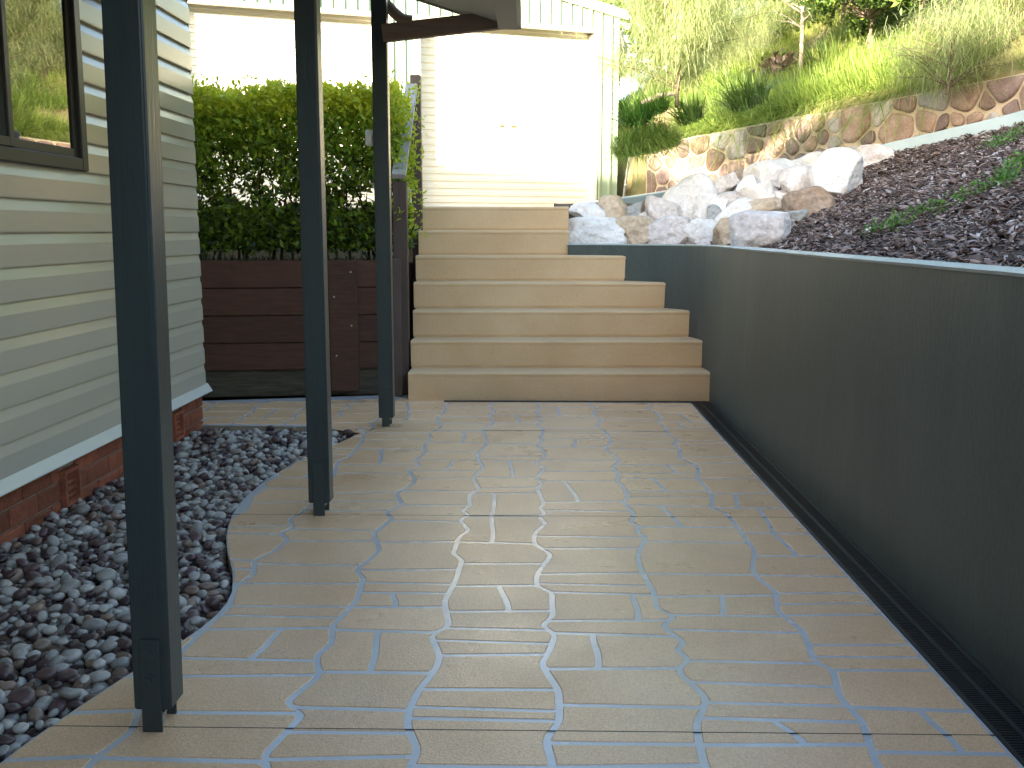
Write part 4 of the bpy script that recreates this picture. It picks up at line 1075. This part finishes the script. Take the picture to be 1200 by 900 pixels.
# ================================================================== PLANTS ON THE BANK
tus = [tussock_mesh('tussock', 620, .55, .008, .68, 40 + k, M['grass'], .15, .95) for k in range(4)]
def slope_rot(o, rz):
    nrm = Vector((-.45 * wnv.x, -.45 * wnv.y, 1)).normalized(); o.rotation_euler = (nrm.to_track_quat('Z', 'Y').to_matrix() @ Matrix.Rotation(rz, 3, 'Z')).to_euler()
def on_hill(px, py): return march(px, py, hill_z, 9.0, 60.0)
row = [(838, 157, 1.0), (862, 152, 1.05), (886, 149, 1.0), (908, 146, 1.1), (930, 143, .95), (952, 139, 1.05), (973, 135, 1.1), (994, 130, 1.0), (1014, 126, 1.1), (1034, 122, 1.05), (1052, 118, 1.1), (1070, 114, 1.05), (1086, 110, .95), (815, 161, .7), (797, 164, .6)]
row_lab = ['plump green grass tussock', 'spreading green grass tussock', 'arching green grass tussock']
def ordinal(k): return ['first', 'second', 'third', 'fourth', 'fifth', 'sixth', 'seventh', 'eighth', 'ninth', 'tenth', 'eleventh', 'twelfth', 'thirteenth', 'fourteenth', 'fifteenth', 'sixteenth'][k]
row.sort()
for k, (px, py, s) in enumerate(row):
    d = ray(px, py); t = -((EYE.xy if hasattr(EYE, 'xy') else Vector((0, 0))) - WA - wnv * .30).dot(wnv) / Vector((d.x, d.y)).dot(wnv); q = EYE + d * t
    o = link('grass_tussock', tus[k % 4]); o.location = (q.x, q.y, hill_z(q.x, q.y)); s *= 1.3 * random.uniform(.9, 1.1); o.scale = (s, s, s * .95); slope_rot(o, random.uniform(0, 6))
    tag(o, 'green grass tussock on the stone wall top, %s from the shed end' % ordinal(k), 'grass tussock', 'grass tussocks along the stone wall')
shade_t = [(731, 170), (744, 169), (757, 166), (770, 163), (783, 161), (736, 158), (752, 154), (768, 150)]
for k, (px, py) in enumerate(shade_t):
    q = on_hill(px, py); o = link('grass_tussock', tus[k % 4]); o.location = q; o.scale = (.6,) * 3; slope_rot(o, k * 1.3)
    tag(o, 'grass tussock in the gap beside the shed corner, %s from the shed' % ordinal(k), 'grass tussock', 'grass tussocks beside the shed')
# short grass over the bank
r_ = np.random.default_rng(31); n = 150000
uu = r_.uniform(-2.5, 11, n * 2); sv_ = .03 + r_.beta(1.0, 2.2, n * 2) * 13; sv_[::4] = .015 + r_.random(len(sv_[::4])) * .8
P = []
for a, b in zip(uu, sv_):
    q = WA + wu * float(a) + wnv * float(b)
    if inshed(q.x, q.y): continue
    if noise.noise(Vector((q.x * .9, q.y * .9, 4))) < -.22: continue
    P.append((q.x, q.y, hill_z(q.x, q.y) - .01))
    if len(P) >= n: break
P = np.array(P); n = len(P); az = r_.uniform(0, 2 * pi, n); el = r_.uniform(.6, 1.5, n)
d = np.stack([np.cos(az) * np.cos(el), np.sin(az) * np.cos(el), np.sin(el)], -1)
patch = np.array([noise.noise(Vector((a * .7, b * .7, 9))) for a, b, _ in P])
tag(link('bank_grass', blades('bank_grass', P, d, r_.uniform(.09, .26, n), r_.uniform(.004, .009, n), r_.uniform(.1, .5, n), np.clip(.5 + .5 * patch + r_.normal(0, .15, n), 0, 1), nseg=2), M['grass']), 'lush green grass covering the bank above the stone wall', 'grass', kind='stuff')

strap = [tussock_mesh('strap', 260, .8, .02, .5, 60 + k, M['strap'], .0, .75) for k in range(3)]
lime = tussock_mesh('strap', 300, .6, .016, .6, 77, M['creeper'], .3, 1)
def plant(me, name, px, py, s, label, cat, grp=None):
    q = on_hill(px, py); o = link(name, me); o.location = q; o.scale = (s,) * 3; slope_rot(o, random.uniform(0, 6)); return tag(o, label, cat, grp)
G = 'strap leaved plants on the bank'
plant(strap[0], 'strap_plant', 872, 104, .75, 'dark strap leaved clump beside the pale sapling, shed side', 'plant', G)
plant(strap[1], 'strap_plant', 893, 100, .7, 'spiky strap leaved clump right against the low brown leaved plant', 'plant', G)
plant(strap[2], 'strap_plant', 966, 70, 1.0, 'tall upright strap leaved clump between sapling and leafy shrub', 'plant', G)
plant(strap[0], 'strap_plant', 850, 95, .7, 'strap leaved clump under the feathery shrub', 'plant', G)
plant(lime, 'strap_plant', 745, 130, .75, 'lime green strappy clump at the shed corner', 'plant', G)
plant(lime, 'strap_plant', 763, 120, .7, 'lime green strappy clump below the fallen branch', 'plant', G)
plant(strap[1], 'strap_plant', 742, 55, 1.0, 'dark strap leaved clump high behind the shed gable end', 'plant', G)
plant(strap[2], 'strap_plant', 805, 128, .55, 'dry tipped strap clump under the feathery shrub trunk', 'plant', G)
# purple-brown leafed low plant
q = on_hill(917, 88); r_ = np.random.default_rng(8); P = r_.normal(0, 1, (260, 3)) * np.array([.11, .11, .06]) + np.array([0, 0, .08])
M['purple'] = mat('purple_leaf', (.07, .05, .035), (.22, .16, .11), attr=True, rough=.5, transl=.2)
lp_ = empty('low_plant', q); link('foliage', leaves_mesh('foliage', P, .1, r_.random(260), r_, .3, .5, .2), M['purple'], lp_)
tag(lp_, 'low brown leaved plant at the foot of the sapling', 'plant')

# feathery shrub
def feather_shrub(px, py, w, h, n, label, seed, Y=None, bend=0):
    r_ = np.random.default_rng(seed); q = on_hill(px, py); root = tag(empty('feathery_shrub', q), label, 'shrub', 'feathery shrubs on the bank')
    bm = bmesh.new(); tp = [Vector((0, 0, -.1)), Vector((.03, 0, h * .25)), Vector((-.02 + bend * .4, .03, h * .55)), Vector((bend, 0, h * .9))]
    tube(bm, tp, [.018, .014, .010, .004], 7)
    brs = []
    for k in range(60):
        t = r_.uniform(.06, .95); i = min(2, int(t * 3)); p0 = tp[i].lerp(tp[i + 1], t * 3 - i); az = r_.uniform(0, 2 * pi); ln = w * r_.uniform(.25, .6) * (1.15 - t * .6)
        e = p0 + Vector((cos(az) * ln, sin(az) * ln, ln * r_.uniform(.2, .8))); brs.append((p0, e)); tube(bm, [p0, p0.lerp(e, .5) + Vector((0, 0, .04)), e], [.005, .004, .002], 4)
    bm_obj('trunk', bm, M['trunk'], root)
    n = int(n * 6); k = r_.integers(0, len(brs), n); t = r_.uniform(.15, 1.05, n); A = np.array([b[0] for b in brs]); B = np.array([b[1] for b in brs])
    base = A[k] + (B[k] - A[k]) * t[:, None] + r_.normal(0, .07, (n, 3)); d = (B[k] - A[k]); d /= np.linalg.norm(d, axis=1)[:, None]; d += r_.normal(0, .65, (n, 3)); d /= np.linalg.norm(d, axis=1)[:, None]
    o = link('crown', blades('crown', base, d, r_.uniform(.07, .2, n), np.full(n, .0042), r_.uniform(.1, .7, n), r_.random(n), nseg=3), M['feather'], root)
    return root
feather_shrub(793, 112, 1.5, 2.3, 7000, 'tall pale feathery shrub above the end of the stone wall', 1)
feather_shrub(838, 88, 1.5, 2.2, 6500, 'pale feathery shrub in the middle of the bank', 2, bend=.2)
feather_shrub(757, 70, 1.3, 2.0, 5000, 'pale feathery shrub beside the shed gable', 3)
feather_shrub(1110, 97, 1.1, .6, 1500, 'wispy grey green shrub above the right end of the tussock row', 5, bend=.15)
feather_shrub(893, 62, 1.5, 1.3, 5000, 'wide pale feathery shrub behind the sapling', 6)
feather_shrub(775, 40, 1.8, 1.6, 6000, 'broad pale feathery shrub high on the bank near the gable', 8)
feather_shrub(850, 40, 1.8, 1.7, 6000, 'pale feathery shrub high on the bank above the middle one', 9)
feather_shrub(1178, 58, 1.3, .8, 2000, 'wispy shrub at the top right of the bank', 7)
leafy_late = [(733, 98, 1.0, 1.0, 2600, .075, 'dark leafy shrub hard against the shed wall', 101, .1), (748, 60, 1.4, 1.6, 3600, .08, 'mid green leafy shrub behind the gable end', 102, .2), (800, 30, 2.0, 2.0, 4200, .09, 'loose yellow green shrub high behind the feathery ones', 103, .3), (880, 22, 2.0, 1.8, 4200, .09, 'pale leafy shrub high on the bank behind the sapling', 104, .3)]
# sapling with a pale trunk
q = on_hill(938, 88); sap = tag(empty('sapling', q), 'thin pale trunked sapling standing on the bank', 'tree')
bm = bmesh.new(); sc = q.y / F
tube(bm, [Vector((0, 0, -.1)), Vector((.0, 0, .5)), Vector((-.01, 0, 1.0)), Vector((.06, 0, 1.7))], [.026, .022, .018, .006], 7)
r_ = np.random.default_rng(17); tips = []
for k in range(16):
    p0 = Vector((0, 0, r_.uniform(.5, 1.5))); az = r_.uniform(0, 6.28); e = p0 + Vector((cos(az), sin(az), r_.uniform(.2, .9))) * r_.uniform(.35, .9); tips.append((p0, e)); tube(bm, [p0, p0.lerp(e, .5) + Vector((0, 0, .03)), e], [.011, .007, .003], 5)
bm_obj('trunk', bm, M['palewood'], sap)
P = np.concatenate([np.array(a.lerp(b, t)) + r_.normal(0, .06, (22, 3)) for a, b in tips for t in (.6, 1.0)])
link('crown', leaves_mesh('crown', P, .07, r_.uniform(.4, 1, len(P)), r_, .2, .35, .2), M['dense'], sap)
# leafy shrubs and the tree crowns above them
def leafy(px, py, w, h, n, size, label, seed, name='leafy_shrub', cat='shrub', lo=0.0, hi=1.0, q=None, trunk=.02, mm='dense'):
    r_ = np.random.default_rng(seed); q = q if q is not None else on_hill(px, py); root = tag(empty(name, q), label, cat)
    bm = bmesh.new(); clumps = []
    tube(bm, [Vector((0, 0, -.2)), Vector((.05, 0, h * .35)), Vector((0, .05, h * .7))], [trunk, trunk * .8, trunk * .4], 7)
    for k in range(max(10, int(n / 160))):
        a = r_.uniform(0, 2 * pi); e = r_.uniform(-.5, 1.0); rr = r_.uniform(.45, 1.0)
        c = Vector((cos(a) * w / 2 * rr * sqrt(1 - min(1, e * e) * .8), sin(a) * w / 2 * rr * sqrt(1 - min(1, e * e) * .8), h * (.55 + .42 * e * rr))); clumps.append((c, r_.uniform(.10, .2) * (w + h) / 2, r_.uniform(-.2, .2)))
        if k % 2 == 0: tube(bm, [Vector((0, 0, h * .3)), Vector((c.x * .5, c.y * .5, h * .3 + (c.z - h * .3) * .6)), c], [trunk * .4, trunk * .3, .004], 5)
    bm_obj('trunk', bm, M['trunk'], root)
    ci = r_.integers(0, len(clumps), n); cc = np.array([c[0] for c in clumps])[ci]; cr_ = np.array([c[1] for c in clumps])[ci]; cv = np.array([c[2] for c in clumps])[ci]
    v = r_.normal(0, 1, (n, 3)); v /= np.linalg.norm(v, axis=1)[:, None]; P = cc + v * (cr_ * r_.random(n) ** .4)[:, None]
    col = np.clip(lo + (hi - lo) * (.45 + cv + .2 * v[:, 2] + r_.normal(0, .14, n)), 0, 1)
    link('crown', leaves_mesh('crown', P, size, col, r_, .2, .45, .25), M[mm], root); return root
leafy(1015, 66, 1.6, 1.3, 5200, .075, 'dense dark leafy shrub beside the tall strap clump', 71)
leafy(1072, 58, 1.9, 1.5, 6400, .08, 'glossy green leafy shrub near the top right', 72)
leafy(1130, 40, 1.7, 1.3, 5000, .085, 'bright lime leafy shrub at the top right corner', 73, lo=.25)
leafy(1035, 34, 1.8, 1.7, 5200, .085, 'dark leafy shrub behind the glossy green one', 74)
leafy(985, 30, 1.5, 1.6, 3600, .08, 'loose leafy shrub behind the sapling', 75, lo=.2)
for (px, py, w, h, n, sz, lab, sd, lo) in leafy_late: leafy(px, py, w, h, n, sz, lab, sd, lo=lo)
r0 = random.Random(3)
TL = ['broad', 'rounded', 'ragged', 'tall', 'spreading', 'dense']
for k, (x, y, w, h) in enumerate(((6.5, 22, 4, 4.0), (10.5, 19, 4.5, 4.4), (13.5, 14, 5, 4.5), (3.4, 24, 4, 4.5), (15, 20, 5, 5), (16, 8, 5, 5))):
    leafy(0, 0, w, h, 2600, .22, '%s green tree on the crest of the bank' % TL[k], 80 + k, 'bank_tree', 'tree', q=Vector((x, y, hill_z(x, y))), trunk=.14)
# fallen branch, creeper, weeds
a, b = on_hill(752, 126), on_hill(790, 115); bm = bmesh.new(); tube(bm, [a + Vector((0, 0, .03)), a.lerp(b, .5) + Vector((0, 0, .06)), b + Vector((0, 0, .04))], [.03, .025, .018], 7); c0 = (a + b) / 2
for v in bm.verts: v.co -= c0
tag(bm_obj('fallen_branch', bm, M['palewood'], loc=c0, smooth=True), 'pale fallen branch lying on the bank below the feathery shrub', 'branch')
def creeper(pts, n, width, size, label, seed, name='creeping_plant'):
    r_ = np.random.default_rng(seed); W = [march(x, y, bed_z, 2.5, 14, .02) for x, y in pts]; root = tag(empty(name, W[0]), label, 'plant')
    bm = bmesh.new(); tube(bm, [w - W[0] + Vector((0, 0, .01)) for w in W], .004, 5); bm_obj('runner', bm, M['twig'], root)
    A = np.array([w - W[0] for w in W]); t = r_.uniform(0, len(A) - 1.001, n); i = t.astype(int); P = A[i] + (A[i + 1] - A[i]) * (t - i)[:, None] + r_.normal(0, 1, (n, 3)) * np.array([width, width, .018]) + np.array([0, 0, .025])
    link('leaves', leaves_mesh('leaves', P, size, r_.beta(2, 2, n), r_, .8, .42, .2), M['creeper'], root)
creeper([(1013, 277), (1040, 270), (1058, 262), (1090, 250), (1120, 240), (1145, 226), (1168, 218)], 420, .02, .028, 'bright green creeping plant running across the mulch', 5)
creeper([(1172, 219), (1180, 212), (1188, 203), (1196, 192), (1206, 186)], 240, .028, .034, 'upright green creeper tuft on the mulch at the photo edge', 6)
creeper([(1158, 175), (1175, 168), (1192, 160), (1212, 150)], 380, .04, .028, 'soft green herb clump on the mulch below the kerb', 7)
# bent pipe at the shed corner, leaning pole behind
bm = bmesh.new(); tube(bm, [at_y(x, y, 13.25) for x, y in ((730, 240), (733, 215), (736, 195), (738, 184), (741, 177), (746, 173), (752, 171), (760, 170))], .016, 8)
pc = at_y(733, 240, 13.25)
for v in bm.verts: v.co -= pc
o = tag(bm_obj('bent_pipe', bm, M['pipe'], loc=pc, smooth=True), 'bent grey metal pipe in the gap beside the shed', 'pipe')
bm = bmesh.new(); q = at_y(733.5, 217, 13.23) - pc; bmesh.ops.create_icosphere(bm, subdivisions=2, radius=.024, matrix=Matrix.Translation(q)); bm_obj('coupling', bm, M['pipe'], o, smooth=True)
lp = at_y(722, 84, 16.2); lean = tag(empty('leaning_pole', lp), 'dark leaning pole with a pale blue patch behind the shed corner', 'pole')
bm = bmesh.new(); tube(bm, [at_y(x, y, 16.2) - lp for x, y in ((720, 120), (725, 75), (731, 62), (729, 48), (727, 36))], [.05, .06, .07, .05, .02], 7); bm_obj('shaft', bm, M['darkthing'], lean)
box('patch', M['bluething'], at_y(724.5, 58, 16.05) - lp, (.05, .03, .14), lean, bevel=.01)
# ================================================================== UNSEEN TREE behind the photographer, added to dapple the bank
leafy(0, 0, 6.0, 6.5, 4200, .26, 'unseen garden tree behind the photographer, added to dapple the bank', 91, 'unseen_garden_tree', 'tree', q=Vector((-2.2, -10.5, -.1)), trunk=.16)
